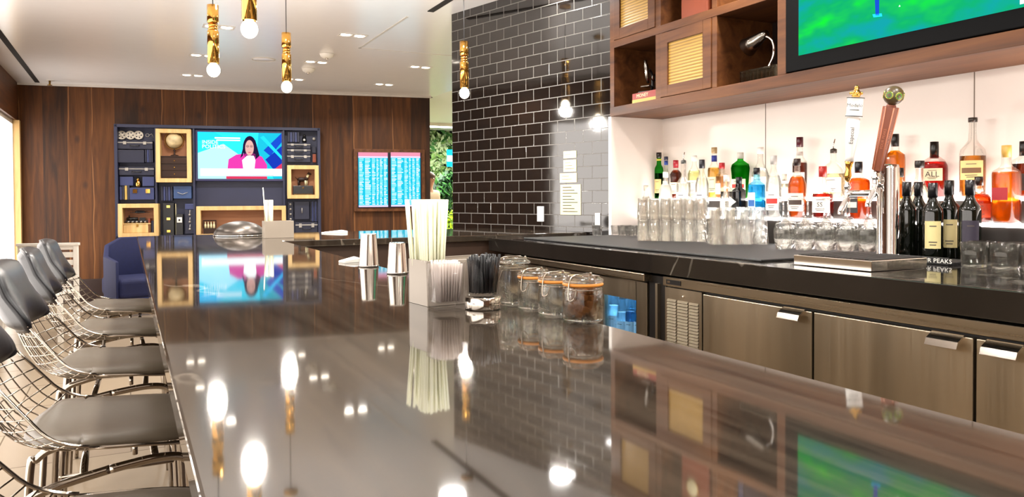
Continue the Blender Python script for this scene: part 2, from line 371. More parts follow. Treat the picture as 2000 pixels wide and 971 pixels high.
def text_mb(mb, body, size, m, T, align='CENTER', extrude=.0, sx=1.0):
    cu = bpy.data.curves.new('tmp', 'FONT'); cu.body = body; cu.size = size; cu.align_x = align; cu.align_y = 'CENTER'; cu.extrude = extrude; cu.resolution_u = 2
    o = bpy.data.objects.new('tmp', cu); COL.objects.link(o)
    dg = bpy.context.evaluated_depsgraph_get(); me = o.evaluated_get(dg).to_mesh()
    vs = [(v.co.x*sx, v.co.y, v.co.z) for v in me.vertices]; fs = [tuple(p.vertices) for p in me.polygons]
    mb.add(vs, fs, m, False, T); o.evaluated_get(dg).to_mesh_clear(); bpy.data.objects.remove(o); bpy.data.curves.remove(cu)
    return mb
def smooth_path(pts, n=6):
    pts = [Vector(p) for p in pts]; out = []
    for i in range(len(pts)-1):
        p0 = pts[max(i-1, 0)]; p1 = pts[i]; p2 = pts[i+1]; p3 = pts[min(i+2, len(pts)-1)]
        for k in range(n):
            t = k/n; out.append(.5*((2*p1)+(p2-p0)*t+(2*p0-5*p1+4*p2-p3)*t*t+(3*p1-p0-3*p2+p3)*t**3))
    out.append(pts[-1]); return out
def rotx(a): return Matrix.Rotation(a, 4, 'X')
def roty(a): return Matrix.Rotation(a, 4, 'Y')
def rotz(a): return Matrix.Rotation(a, 4, 'Z')
def tr(x, y, z): return Matrix.Translation((x, y, z))

# ================================================================ ROOM
CEIL = 2.75
WL = Vector((-1.20, 11.11, 0)); WR = Vector((3.84, 10.15, 0))          # wood wall line
wdir = (WR-WL).normalized(); wang = math.atan2(wdir.y, wdir.x); wn = Vector((wdir.y, -wdir.x, 0))
TL = Vector((2.30, 5.58, 0)); TR = Vector((2.72, 3.98, 0)); tdir = (TR-TL).normalized(); tang = math.atan2(tdir.y, tdir.x); tn = Vector((tdir.y, -tdir.x, 0))
if tn.x > 0: tn = -tn

struct(MB().box((-2.4, -3.2, -.1), (9.5, 16.5, 0), 'floor'), 'floor')
c = MB().box((-2.4, -3.2, CEIL), (3.9, 11.6, CEIL+.12), 'ceiling'); struct(c, 'ceiling')
struct(MB().box((3.9, -3.2, CEIL), (9.5, 16.5, CEIL+.12), 'ceiling_far_lit').box((-2.4, 11.6, CEIL), (3.9, 16.5, CEIL+.12), 'ceiling_far_lit'), 'ceiling')
# walnut wall behind the lounge
Lw = (WR-WL).length
struct(MB().box((0, 0, 0), (Lw, .18, CEIL), 'walnut'), 'wall_back', loc=WL, rz=wang)
struct(MB().box((.02, -.018, 0), (Lw-.005, -.001, .3), 'base_wood'), 'baseboard_back', loc=WL, rz=wang, bev=.003)
struct(MB().box((0, -.02, CEIL-.025), (Lw+.02, -.001, CEIL-.001), 'trim_w'), 'trim_1', loc=WL, rz=wang)
# left: glazed side with a walnut bulkhead above
w = MB().box((-1.36, -3.2, 2.28), (-1.2, 11.3, CEIL), 'walnut_plain').box((-1.36, -3.2, 0), (-1.2, 11.3, .12), 'white')
struct(w, 'wall_left')
struct(MB().box((-1.34, 10.98, .12), (-1.17, 11.1, 2.28), 'maple'), 'trim_2')
for n_, (wa, wb) in enumerate(((-3.2, 6.8), (9.3, 11.0))):
    wf = MB(); k_ = max(1, round((wb-wa)/1.7))
    for i in range(k_+1):
        y = wa+(wb-wa)*i/k_; y = min(max(y, wa+.02), wb-.02); wf.box((-1.33, y-.02, .12), (-1.24, y+.02, 2.28), 'white')
    wf.box((-1.33, wa, .12), (-1.24, wb, .17), 'white').box((-1.33, wa, 2.23), (-1.24, wb, 2.28), 'white')
    wfo = struct(wf, 'window_%d' % (n_+1))
    struct(MB().box((-1.31, wa+.04, .17), (-1.28, wb-.04, 2.23), 'window'), 'window_%d_pane' % (n_+1), parent=wfo)
struct(MB().box((-1.36, 6.8, .12), (-1.2, 9.3, 2.28), 'walnut'), 'wall_left_pier')
struct(MB().box((-2.4, -3.3, 0), (9.5, -3.2, CEIL), 'walnut'), 'wall_rear')
# black tiled wall
Lt = (TR-TL).length
struct(MB().box((0, -.16 if tn.dot(Vector((-tdir.y, tdir.x, 0))) > 0 else 0, 0), (Lt+.0, 0 if tn.dot(Vector((-tdir.y, tdir.x, 0))) > 0 else .16, CEIL), 'subway'), 'wall_right', loc=TL, rz=tang)
# niche walls of the back bar
NX, NY = 3.10, 3.95
struct(MB().box((NX, -3.2, 0), (NX+.1, NY+.03, CEIL), 'niche')
       .box((NX-.0015, 3.058, 1.0), (NX+.001, 3.062, 1.8), 'seam').box((NX-.0015, 1.918, 1.0), (NX+.001, 1.922, 1.8), 'seam').box((NX-.0015, .8, 1.0), (NX+.001, .804, 1.8), 'seam'), 'wall_niche')
struct(MB().box((2.70, NY, 1.0), (NX, NY+.028, 1.80), 'niche').box((2.697, NY, 1.056), (2.7, NY+.028, 1.80), 'white_gloss'), 'trim_3')
struct(MB().box((3.2, 3.9, 0), (3.36, 4.1, CEIL), 'white').box((2.72, 4.0, 0), (3.25, 4.12, CEIL), 'white'), 'wall_corner')
# corridor beyond with the living wall
struct(MB().box((3.4, 15.2, 0), (9.5, 15.4, CEIL), 'soil'), 'wall_far')
struct(MB().box((9.3, -3.2, 0), (9.5, 15.2, CEIL), 'white').box((-2.4, 15.2, 0), (3.4, 15.4, CEIL), 'white').box((-2.4, 11.3, 0), (-2.3, 15.2, CEIL), 'white'), 'wall_corridor')
# ceiling slots, access panel outline
struct(MB().box((-1.0, -3, CEIL-.006), (-.95, 10.95, CEIL+.004), 'shadow_gap'), 'trim_4')
struct(MB().box((2.09, -3, CEIL-.006), (2.14, 5.56, CEIL+.004), 'shadow_gap'), 'trim_5')
struct(MB().box((3.86, 10.22, CEIL-.006), (3.91, 10.9, CEIL+.004), 'shadow_gap'), 'trim_6')
struct(MB().box((2.0, 5.8, CEIL-.003), (2.02, 7.2, CEIL+.002), 'trim_w').box((2.0, 7.18, CEIL-.003), (3.3, 7.2, CEIL+.002), 'trim_w'), 'trim_7')

# ---------------------------------------------------------------- ceiling downlights and added fill lamps
def spot(x, y, e, z=CEIL-.02, size=.07, spread=150, col=(1, .88, .74)):
    l = bpy.data.lights.new('downlight_and_fill_beam', 'AREA'); l.shape = 'DISK'; l.size = size; l.energy = e; l.color = col; l.spread = math.radians(spread)
    o = bpy.data.objects.new('downlight_and_fill_beam', l); COL.objects.link(o); o.location = (x, y, z-.006); return o
proto = None
dl = [(.70, 6.83, 'above the near end of the lounge'), (.69, 8.25, 'halfway to the walnut wall'), (.69, 9.6, 'close to the walnut wall'),
      (1.80, 6.67, 'in the middle of the ceiling, largest one seen'), (1.80, 8.13, 'between the two smoke detectors'), (1.81, 9.4, 'just right of the third brass pendant'),
      (2.90, 7.95, 'right of the middle row, near the tiled wall'), (2.92, 9.34, 'above the flight information screens')]
for i, (x, y, w_) in enumerate(dl):
    if proto is None:
        proto = thing('twin_downlight', '', 'downlight', (x, y, CEIL))
        tm = MB()
        tm.box((-.125, -.07, -.004), (.125, -.048, -.0005), 'trim_w').box((-.125, .048, -.004), (.125, .07, -.0005), 'trim_w')
        tm.box((-.125, -.048, -.004), (-.112, .048, -.0005), 'trim_w').box((.112, -.048, -.004), (.125, .048, -.0005), 'trim_w').box((-.012, -.048, -.004), (.012, .048, -.0005), 'trim_w')
        tm.obj('trim_ring', proto)
        for s in (-.062, .062):
            MB().lathe([(.0001, -.004), (.04, -.004), (.044, -.001)], 'lens', 20, tr(s, 0, 0)).obj('lens', proto)
        o = proto
    else: o = copy_tree(proto)
    o.location = (x, y, CEIL); o['label'] = 'twin recessed ceiling downlight '+w_; o['category'] = 'downlight'; o['group'] = 'twin downlights in the ceiling'
    for s in (-.062, .062): spot(x+s, y, 6 if y < 9 else 9, col=(1, .955, .91))
for x in (.7, 1.8, 2.6):
    for y in (-2, -.4, 1.2, 2.8, 4.4):
        spot(x, y, 15, size=.16, col=(1, .955, .91))  # added fill over the aisle and behind the camera, no fixtures
for x, y in ((-.2, 10), (3.0, 5.9)): spot(x, y, 8)  # added wash lights without fixtures
for y in (3, 5, 7, 9): spot(-.75, y, 9, size=.12, col=(1, .95, .89))  # added fill along the left to brighten floor and ceiling, no fixtures
# sprinkler, detectors, speaker
p = onz(97, 157, CEIL); t = thing('sprinkler_head', 'small ceiling sprinkler near the left end of the walnut wall', 'sprinkler', (p.x, p.y, CEIL))
MB().lathe([(.0001, -.004), (.045, -.004), (.05, 0)], 'trim_w', 20).obj('escutcheon', t)
MB().lathe([(.0001, -.06), (.028, -.06), (.028, -.056), (.01, -.05), (.012, -.004)], 'brass_dark', 14).obj('deflector', t)
for q, lab in (((638, 105), 'white round smoke detector, the nearer one on the ceiling'), ((602, 134), 'white round smoke detector beyond the middle twin downlight')):
    p = onz(*q, CEIL); t = thing('smoke_detector', lab, 'smoke detector', (p.x, p.y, CEIL), group='smoke detectors')
    MB().lathe([(.0001, -.045), (.035, -.045), (.06, -.03), (.07, -.008), (.07, -.0005)], 'white', 24).obj('housing', t)
    MB().lathe([(.0001, -.06), (.012, -.06), (.018, -.045)], 'pol_steel', 12).obj('sensor', t)
p = onz(515, 116, CEIL); t = thing('ceiling_speaker', 'flat round white ceiling speaker between two brass pendants', 'speaker', (p.x, p.y, CEIL))
MB().lathe([(.0001, -.006), (.1, -.006), (.115, -.001)], 'ceiling', 28).obj('grille', t); MB().torus((0, 0, -.003), .118, .004, 'trim_w').obj('ring', t)

# ---------------------------------------------------------------- brass pendants
def pendant(first=[None]):
    if first[0]: return copy_tree(first[0])
    t = thing('brass_pendant', '', 'pendant lamp')           # origin at bulb centre
    MB().lathe([(.0001, .735), (.045, .735), (.045, .715), (.0001, .715)], 'brass').obj('canopy', t)
    MB().tube([(0, 0, .40), (0, 0, .73)], .003, 'black', 6).obj('cord', t)
    R = .030
    MB().lathe([(.0001, .345), (R, .345), (R, .255), (R*.88, .248), (.0001, .248)], 'brass', 28).obj('upper_tube', t)
    MB().lathe([(.010, .255), (.010, .21)], 'brass', 14).torus((0, 0, .236), .017, .009, 'brass').torus((0, 0, .220), .017, .009, 'brass').obj('twist_joint', t)
    MB().lathe([(.0001, .212), (R*.88, .212), (R, .205), (R, .035), (R*.9, .035), (R*.9, .06), (.0001, .06)], 'brass', 28).obj('lower_tube', t)
    MB().ball((0, 0, 0), .034, 'bulb', 20, None, (1, 1, 1.1)).obj('bulb', t)
    first[0] = t; return t
for (q, d, lab) in (((487, 57), 3.1, 'brass tube pendant with glowing bulb, nearest and highest in view'), ((417, 137), 4.05, 'brass tube pendant left of the others, over the seating side'),
                    ((560, 170), 4.86, 'brass tube pendant between the speaker and smoke detectors'), ((907, 182), 5.1, 'brass tube pendant hanging in front of the black tiled wall')):
    t = pendant(); P = EYE+ray(*q)*d; t.location = P; tag(t, lab, 'pendant lamp', 'brass pendants over the bar')
    for ch in t.children:                                       # cord and canopy reach the ceiling
        if ch.name.startswith('canopy'): ch.location.z = CEIL-P.z-.735
        if ch.name.startswith('cord'): ch.scale.z = 1; 
    for ch in t.children:
        if ch.name.startswith('cord'):
            ch.scale.z = (CEIL-P.z-.70-.0-(.345-.70))/.33 if False else 1
            me = bpy.data.meshes.new('cord'); bmx = MB().tube([(0, 0, .34), (0, 0, CEIL-P.z-.015)], .0028, 'black', 6)
            me.from_pydata([tuple(v) for v in bmx.v], [], bmx.f); me.materials.append(M['black']); ch.data = me
    l = bpy.data.lights.new('pendant_glow', 'POINT'); l.energy = 26; l.color = (1, .94, .86); l.shadow_soft_size = .04
    o = bpy.data.objects.new('pendant_glow', l); COL.objects.link(o); o.location = P-Vector((0, 0, .05))

# ================================================================ BAR
BZ = 1.07
bar = thing('bar_counter', 'L-shaped bar with a polished brown-grey marble top', 'bar counter', (0, 0, 0))
poly = [(.045, -1.2), (.738, -1.2), (.738, 4.17), (2.655, 4.17), (2.43, 5.09), (2.40, 5.2), (.045, 5.2)]
MB().prism(poly, BZ-.035, BZ, 'bar_stone').obj('marble_top', bar, bev=.0035)
MB().box((.30, -1.2, 0), (.36, 4.95, BZ-.035), 'bar_body').box((.30, 4.89, 0), (2.4, 4.95, BZ-.035), 'bar_body').obj('front_panel', bar)
MB().box((.66, -1.2, .1), (.70, 4.2, BZ-.035), 'inner_body').box((.66, 4.2, .1), (2.62, 4.24, BZ-.035), 'bar_body').obj('inner_panel', bar)

bb = thing('back_counter', 'black marble counter running below the lit bottle display', 'counter', (0, 0, 0))
BB = 1.055
MB().box((1.97, -2.2, BB-.03), (3.099, 3.94, BB), 'back_stone').box((1.97, 3.94, BB-.03), (2.64, 4.165, BB), 'back_stone').obj('marble_top', bb, bev=.003)
MB().box((1.95, -2.2, BB-.078), (1.975, 4.165, BB-.0005), 'back_stone').obj('apron', bb, bev=.002)
MB().box((2.3, -2.2, 0), (2.36, 3.94, BB-.031), 'bar_body').obj('backing', bb)

# stainless under-counter cabinets
CXF = 1.985
cab = thing('steel_cabinet', 'stainless bar refrigerator with louvred panel and three doors', 'cabinet', (0, 0, 0))
y0, y1 = .3, 2.515
MB().box((CXF+.012, y0, .08), (2.28, y1, .965), 'steel_in').obj('carcass', cab)
MB().box((CXF-.012, y0, .928), (CXF+.012, y1, .966), 'steel_h').obj('top_rail', cab, bev=.003)
MB().box((CXF-.0145, 2.40, .937), (CXF-.011, 2.49, .956), 'black').box((CXF-.0155, 2.465, .942), (CXF-.0125, 2.482, .951), 'pol_steel').obj('control_badge', cab)
lp = MB().box((CXF-.004, 2.285, .10), (CXF+.012, 2.51, .922), 'steel')
lp.lathe([(.0001, 0), (.006, 0), (.006, .004), (.0001, .006)], 'pol_steel', 12, tr(CXF-.004, 2.395, .893) @ roty(-PI/2)); lp.obj('louvre_panel', cab)
lv = MB()
for c0, c1 in ((2.303, 2.358), (2.366, 2.430), (2.438, 2.495)):
    for k in range(56):
        z = .868-k*.0125
        lv.box((CXF-.0055, c0, z-.0035), (CXF-.0035, c1, z), 'steel_in')
        lv.add([(CXF-.004, c0, z), (CXF-.004, c1, z), (CXF-.0085, c1, z-.0015), (CXF-.0085, c0, z-.0015), (CXF-.004, c0, z+.0075), (CXF-.004, c1, z+.0075)], [(0, 1, 2, 3), (4, 5, 2, 3), (0, 3, 4), (1, 2, 5)], 'louvre')
tag(lv.obj('louvre', cab), kind='stuff')
for (a, b, hy) in ((1.748, 2.27, 1.82), (1.222, 1.740, 1.29), (.68, 1.214, 1.14)):
    d = MB().box((CXF-.012, a, .10), (CXF+.010, b, .918), 'steel').obj('door', cab, bev=.003)
    h = MB(); h.prism([(CXF-.040, .905), (CXF-.012, .922), (CXF-.012, .918), (CXF-.036, .899), (CXF-.044, .885), (CXF-.047, .887)], hy-.045, hy+.045, 'pol_steel', axis=1); h.obj('handle', d)
fr = thing('bar_fridge', 'stainless framed glass-door bottle fridge left of the louvred cabinet', 'fridge', (0, 0, 0))
fy0, fy1 = 2.64, 3.95; ch_ = MB()
ch_.box((CXF+.03, fy0, .08), (2.28, fy0+.03, .93), 'black').box((CXF+.03, fy1-.03, .08), (2.28, fy1, .93), 'black').box((2.25, fy0+.03, .08), (2.28, fy1-.03, .93), 'fridge_in').box((CXF+.03, fy0+.03, .90), (2.25, fy1-.03, .93), 'black').box((CXF+.03, fy0+.03, .08), (2.25, fy1-.03, .11), 'black'); ch_.obj('cabinet_shell', fr)
MB().box((CXF-.03, fy0-.02, .935), (2.28, fy1+.01, .968), 'steel_h').obj('top_rail', fr, bev=.004)
dd = MB()
for (a, b, gl) in ((fy0, 3.05, 1), (3.06, 3.5, 0), (3.51, fy1, 0)):
    dd = MB(); dd.box((CXF, a, .10), (CXF+.03, a+.075, .925), 'steel').box((CXF, b-.075, .10), (CXF+.03, b, .925), 'steel').box((CXF, a+.075, .84), (CXF+.03, b-.075, .925), 'steel').box((CXF, a+.075, .10), (CXF+.03, b-.075, .17), 'steel')
    if not gl: dd.box((CXF+.002, a+.075, .17), (CXF+.028, b-.075, .84), 'steel')
    d = dd.obj('door', fr, bev=.002)
    if gl: MB().box((CXF+.012, a+.075, .17), (CXF+.016, b-.075, .84), 'fridge_glass').obj('glass_pane', d)
MB().box((CXF+.05, fy0+.04, .61), (2.24, fy1-.04, .618), 'chrome').box((CXF+.05, fy0+.04, .30), (2.24, fy1-.04, .308), 'chrome').obj('shelf', fr)
MB().box((CXF+.01, 2.52, .06), (2.28, 2.635, .96), 'black').box((CXF-.005, 2.56, .1), (CXF+.01, 2.575, .93), 'steel').obj('filler_strip', fr)
l = bpy.data.lights.new('fridge_lamp', 'AREA'); l.energy = 17; l.color = (.6, .87, 1); l.shape = 'RECTANGLE'; l.size = .1; l.size_y = 1.0
o = bpy.data.objects.new('fridge_lamp', l); COL.objects.link(o); o.location = (2.1, 3.3, .885)

# ---------------------------------------------------------------- bottles
def bottle_profile(style, R, H):
    n = .0135 if H > .2 else .011
    n = min(n, R*.5)
    if style == 'wine': return [(0, .0), (R*.9, 0), (R, .006), (R, H*.62), (R*.92, H*.67), (R*.55, H*.735), (n*1.05, H*.79), (n, H*.9), (n, H)], .78
    if style == 'round': return [(0, 0), (R*.9, 0), (R, .006), (R, H*.5), (R*.97, H*.57), (R*.75, H*.67), (n*1.3, H*.74), (n, H*.8), (n, H)], .74
    if style == 'square': return [(0, 0), (R*.93, 0), (R, .006), (R, H*.62), (R*.95, H*.67), (R*.5, H*.72), (n*1.1, H*.75), (n, H*.8), (n, H)], .75
    if style == 'squat': return [(0, 0), (R*.9, 0), (R, .01), (R*1.02, H*.3), (R*.95, H*.48), (R*.6, H*.62), (n*1.4, H*.68), (n*1.1, H*.75), (n*1.1, H)], .7
    if style == 'tall': return [(0, 0), (R*.9, 0), (R, .006), (R, H*.55), (R*.93, H*.60), (R*.5, H*.68), (n*1.2, H*.72), (n, H*.86), (n, H)], .72
    if style == 'shoulder': return [(0, 0), (R*.7, 0), (R*.75, .006), (R*.95, H*.55), (R, H*.66), (R*.9, H*.74), (R*.5, H*.80), (n*1.2, H*.83), (n*1.1, H)], .83
    if style == 'flare': return [(0, 0), (R*.9, 0), (R, .006), (R*.9, H*.5), (R*1.0, H*.62), (R*.8, H*.68), (n*1.2, H*.75), (n*1.0, H*.8), (n*1.0, H)], .78
LAB = {}
def labm(col):
    if col not in LAB: LAB[col] = mat('paper_label_'+col, col, .55, var=.03)
    return LAB[col]
LIQ = {}
def liqm(col, op):
    if (col, op) not in LIQ: LIQ[(col, op)] = liquid('spirit_'+col, col, op)
    return LIQ[(col, op)]
def bottle(loc, R, H, style, glassm, liq, level, cap, lab, label, cat='bottle', group='spirit bottles on the lit steps', op=.35, caph=None, face=PI+.45, lz=(.12, .42), txt=None, capm='plastic', pour=False, lw=.95, band=None, diag=False, name='liquor_bottle', neckband=None):
    t = thing(name, label, cat, loc, 0, group)
    prof, sh = bottle_profile(style, R, H)
    sq = 5 if style in ('square',) else 0
    b = MB().lathe(prof[1:], glassm, 28, sq=sq); b.obj('glass_body', t)
    if liq:
        q = [(max(r-.0022, .004), z+.003) for r, z in prof[1:]]; q2 = []
        for i, (r, z) in enumerate(q):
            if z <= H*level: q2.append((r, z))
            else:
                r0, z0 = q[i-1]; k = (H*level-z0)/(z-z0); q2.append((r0+(r-r0)*k, H*level)); break
        MB().lathe(q2, liqm(liq, op), 24, sq=sq).obj('liquid', t)
    nr = prof[-1][0]
    chh = caph or .035
    cm = mat('cap_'+cap, cap, .3, metal=.0) if ('cap_'+cap) not in bpy.data.materials else bpy.data.materials['cap_'+cap]
    if pour:
        MB().lathe([(nr*1.15, H-.018), (nr*1.15, H), (nr*.7, H+.004), (.0001, H+.006)], cm, 16).tube([(0, 0, H), (0, 0, H+.022), (.006, -.004, H+.05)], .0032, 'chrome', 8).obj('pour_spout', t)
    else:
        MB().lathe([(nr*1.22, H-chh), (nr*1.25, H-chh*.4), (nr*1.22, H), (.0001, H+.0008)], cm, 20).obj('cap', t)
    if lab:
        lb = MB(); z0, z1 = H*lz[0], H*lz[1]; rr = R+.0009
        if style == 'square':
            s = R*.98; T = rotz(face) @ tr(0, 0, 0)
            # flat label standing against the flat front
            fa = round(face/(PI/2))*(PI/2); T = rotz(fa)
            lb.add([(R*1.0+.001, -s*.72, z0), (R*1.0+.001, s*.72, z0), (R*1.0+.001, s*.72, z1), (R*1.0+.001, -s*.72, z1)], [(0, 1, 2, 3)], labm(lab), False, T)
            if band: lb.add([(R+.0014, -s*.6, z0+(z1-z0)*.3), (R+.0014, s*.6, z0+(z1-z0)*.3), (R+.0014, s*.6, z0+(z1-z0)*.62), (R+.0014, -s*.6, z0+(z1-z0)*.62)], [(0, 1, 2, 3)], labm(band), False, T)
            if txt: text_mb(lb, txt, min(H*.09, R*.6), labm('1c1814') if band is None else labm('e8e0d0'), T @ tr(R+.002, 0, z0+(z1-z0)*.47) @ rotz(PI/2) @ rotx(PI/2))
        else:
            k = 1
            if style == 'shoulder': rr = R*.93+.001
            if style == 'flare': rr = R+.001
            a0, a1 = face-lw, face+lw
            if diag:
                N = 10; vs = []
                for i in range(N+1):
                    a = a0+(a1-a0)*i/N; dz = (i/N-.5)*-H*.14
                    vs += [(rr*math.cos(a), rr*math.sin(a), z0+dz), (rr*math.cos(a), rr*math.sin(a), z1+dz)]
                lb.add(vs, [(2*i, 2*i+2, 2*i+3, 2*i+1) for i in range(N)], labm(lab), True)
            else: lb.patch(rr, a0, a1, z0, z1, labm(lab), 12)
            if band: lb.patch(rr+.0006, face-lw*.8, face+lw*.8, z0+(z1-z0)*.35, z0+(z1-z0)*.62, labm(band), 10)
            for zz, hw in ((.8, .5), (.22, .6), (.12, .45)):
                if not diag: lb.patch(rr+.0006, face-lw*hw*.8, face+lw*hw*.8, z0+(z1-z0)*zz, z0+(z1-z0)*(zz+.035), labm('4a4038'), 8)
            if txt: text_mb(lb, txt, R*.62, labm('1c1814') if band is None else labm('e8e0d0'), tr(0, 0, z0+(z1-z0)*.5) @ rotz(face) @ tr(rr+.0012, 0, 0) @ rotz(PI/2) @ rotx(PI/2))
        lb.obj('paper_label', t)
    if neckband:
        MB().lathe([(nr*1.18, H*neckband[1]), (nr*1.18, H*neckband[2])], labm(neckband[0]), 18).obj('neck_label', t)
    return t
FX, FZ, RX, RZ = 2.925, 1.188, 3.035, 1.286
def shelf_bottle(px, ytop, wpx, tier, style, gm, liq, level, cap, lab, label, **k):
    X, Z = (FX, FZ) if tier == 'F' else (RX, RZ)
    p = onx(px, ytop, X); dist = (p-EYE).dot(_f); R = wpx*dist/F/2; H = p.z-Z
    if style == 'square': R *= .82
    R = min(R, .052)
    return bottle((X, p.y, Z), R, H, style, gm, liq, level, cap, lab, label, **k)
A = shelf_bottle
A(1243, 330, 19, 'F', 'tall', M['clearb'], 'f2eee6', .6, 'd8d2c8', '2a2624', 'clear bottle with black label at the far left end of the bottles', band='ece6dc')
A(1287, 298, 17, 'R', 'wine', M['greenb'], '14240e', .55, '20160e', 'd2b878', 'dark green long-necked bottle with brown cap, leftmost tall bottle', neckband=('d8d050', .82, .86))
A(1262, 362, 20, 'F', 'squat', M['clearb'], 'f4efe4', .6, 'c8c0b0', 'e8e4dc', 'short clear bottle beside the black-labelled leftmost bottle')
A(1301, 306, 13, 'R', 'tall', M['clearb'], 'e8e8f0', .6, '1c1e3c', 'eae6e0', 'clear bottle with blue cap behind the dark green bottle', caph=.022, neckband=('24408c', .80, .9))
A(1300, 336, 26, 'F', 'round', M['clearb'], 'fbfaf6', .72, 'f0ece6', 'f4f2ee', 'frosted white bottle with white cap right of the green bottle', op=.6, band='c8ccd4')
A(1320, 313, 24, 'R', 'flare', M['clearb'], '7a3a22', .74, 'a81c2c', 'e2d6b4', 'brown angular bottle with a red cap and neck', neckband=('b42434', .8, .93))
A(1335, 314, 28, 'F', 'tall', M['clearb'], 'f8f8f4', .6, '50504c', 'e8e8e6', 'large clear bottle with metal pour spout beside the red-capped brown bottle', pour=True, op=.15)
A(1356, 304, 26, 'R', 'round', M['clearb'], 'eef0b4', .66, 'f0efe8', 'f2f0e2', 'pale yellow bottle with white cap behind the clear ones', op=.3)
A(1371, 312, 27, 'F', 'round', M['clearb'], 'f6f6f6', .68, '24242a', 'b9bcc4', 'clear bottle with black cap and silver grey label', caph=.05, band='6c7078', op=.12)
A(1395, 288, 26, 'R', 'tall', M['clearb'], 'ecc06a', .6, 'b09468', 'e8d8b0', 'pale amber bottle with blue neck label and beige cap', neckband=('2c3c94', .72, .84))
A(1410, 318, 24, 'R', 'square', M['clearb'], 'e8b888', .62, 'b8242c', 'eee4d8', 'square bottle with red cap next to the blue-necked bottle')
A(1419, 342, 24, 'F', 'square', M['clearb'], 'f6f4ee', .6, 'e8e4dc', 'd8d4ce', 'square clear bottle in front of the red-capped square one', op=.15)
A(1446, 298, 36, 'R', 'shoulder', M['greenb'], '3cb63c', .72, 'dcd8cc', 'c8d8b0', 'bright green bottle with rounded shoulders', op=.45, band='b02c24')
A(1443, 346, 27, 'F', 'square', M['black_gloss'], None, 0, '101010', '101010', 'black square bottle with a white pointed label under the green bottle')
# the white diamond on that black bottle
A(1478, 328, 33, 'F', 'square', M['blueb'], '58c0e8', .66, '16161a', 'cfeaf4', 'pale blue square bottle with black cap', op=.3, band='2a5fa4', lz=(.1, .5))
A(1485, 288, 34, 'R', 'squat', M['clearb'], 'f6f4ee', .6, 'f0ece4', 'ece8e0', 'clear round bottle behind the pale blue one', op=.15)
A(1511, 304, 30, 'F', 'round', M['clearb'], 'f4f2ee', .68, 'b8b4b0', 'f0ece6', 'clear bottle with silver cap and white label right of the blue bottle', op=.15, band='b03028', caph=.045)
A(1562, 268, 28, 'R', 'tall', M['clearb'], '8a4a3a', .58, '4c1420', 'e0d8cc', 'tall bottle with a maroon cap, highest of the middle bottles', caph=.05, neckband=('e8e0da', .70, .76))
A(1557, 310, 35, 'F', 'round', M['clearb'], 'd8741a', .70, '2a1a18', 'e8dccc', 'amber bourbon bottle with dark cap in front of the maroon-capped bottle', band='3a2a22')
A(1532, 340, 22, 'R', 'square', M['clearb'], 'f0e8d4', .6, 'd8d0c0', 'e8e2d6', 'small clear bottle behind the stemmed glasses, left of the amber bourbon')
A(1607, 325, 40, 'F', 'squat', M['clearb'], 'a8301c', .48, 'a82a24', 'e8e2d8', 'squat red-brown bottle with red cap and black-printed label', txt='SS', caph=.05)
A(1628, 292, 42, 'R', 'round', M['clearb'], 'f0d8b0', .5, '3a3026', 'f0e4d0', 'big clear bottle with dark pour spout, left of the white tap handle', pour=True, op=.2)
A(1677, 316, 44, 'F', 'square', M['clearb'], 'dc6414', .72, '14141a', '1c1a1a', 'orange square bottle with black cap and black label behind the taps', caph=.05, band='d8d0c4')
A(1748, 262, 38, 'R', 'square', M['clearb'], 'e08a1c', .74, '1c1814', '2a281c', 'amber bottle with black and gold label behind the brown tap handle', band='d8c04a', caph=.055)
A(1757, 328, 30, 'F', 'round', M['clearb'], 'd88820', .7, '17130f', 'e8dcc0', 'small amber bottle with black cap behind the wine bottles', caph=.04)
A(1796, 314, 36, 'F', 'squat', M['clearb'], 'f0e4d0', .6, '201a16', 'e8dcc4', 'clear decanter bottle with black cap and cream label', band='c8b48c', caph=.03)
A(1825, 277, 52, 'R', 'round', M['clearb'], 'b0241c', .64, '14100e', 'd8c4a0', 'red bottle with black cap and tan label reading ALL', txt='ALL', lz=(.3, .52), caph=.07, lw=.75)
A(1900, 230, 46, 'R', 'tall', M['clearb'], 'd8923c', .52, '2c241c', 'd8b878', 'tall clear-necked amber bottle with a tag on its neck', band='6a4a2c', caph=.018, lz=(.22, .46))
A(1912, 345, 62, 'F', 'squat', M['clearb'], 'c04a1c', .62, '241a14', 'a83a1c', 'round red-orange bottle behind the dark labelled wine bottle', op=.45)
A(1966, 284, 52, 'F', 'square', M['clearb'], 'e07a1c', .66, 'c8a050', 'a8242c', 'square amber whisky bottle with gold cap and slanting red label', caph=.045, lz=(.3, .46))
A(2001, 276, 44, 'R', 'square', M['clearb'], '8c3a14', .6, '0e0d0c', '2a2622', 'dark bottle with black cap cut by the right frame edge', caph=.055)

# white arrow-shaped label on the black bottle
blk = [o for o in bpy.data.objects if o.get('label') == 'black square bottle with a white pointed label under the green bottle'][0]
MB().add([(-.043, .028, .05), (-.043, .028, .11), (-.043, -.026, .08)], [(0, 1, 2)], 'paper_w').obj('pointed_label', blk)
# hang tag on the tall bottle
# ---------------------------------------------------------------- lit bottle steps
st = thing('bottle_display_steps', 'two-tier illuminated white steps carrying the spirit bottles', 'display shelf', (0, 0, 0))
MB().box((2.875, -.6, BB+.001), (2.985, 3.90, 1.175), 'step').box((2.985, -.6, BB+.001), (NX-.004, 3.90, 1.273), 'step').obj('step_body', st)
MB().box((2.87, -.6, 1.175), (2.985, 3.90, 1.187), 'panel').obj('light_panel', st)
MB().box((2.980, -.6, 1.273), (NX-.004, 3.90, 1.285), 'panel').obj('light_panel', st)

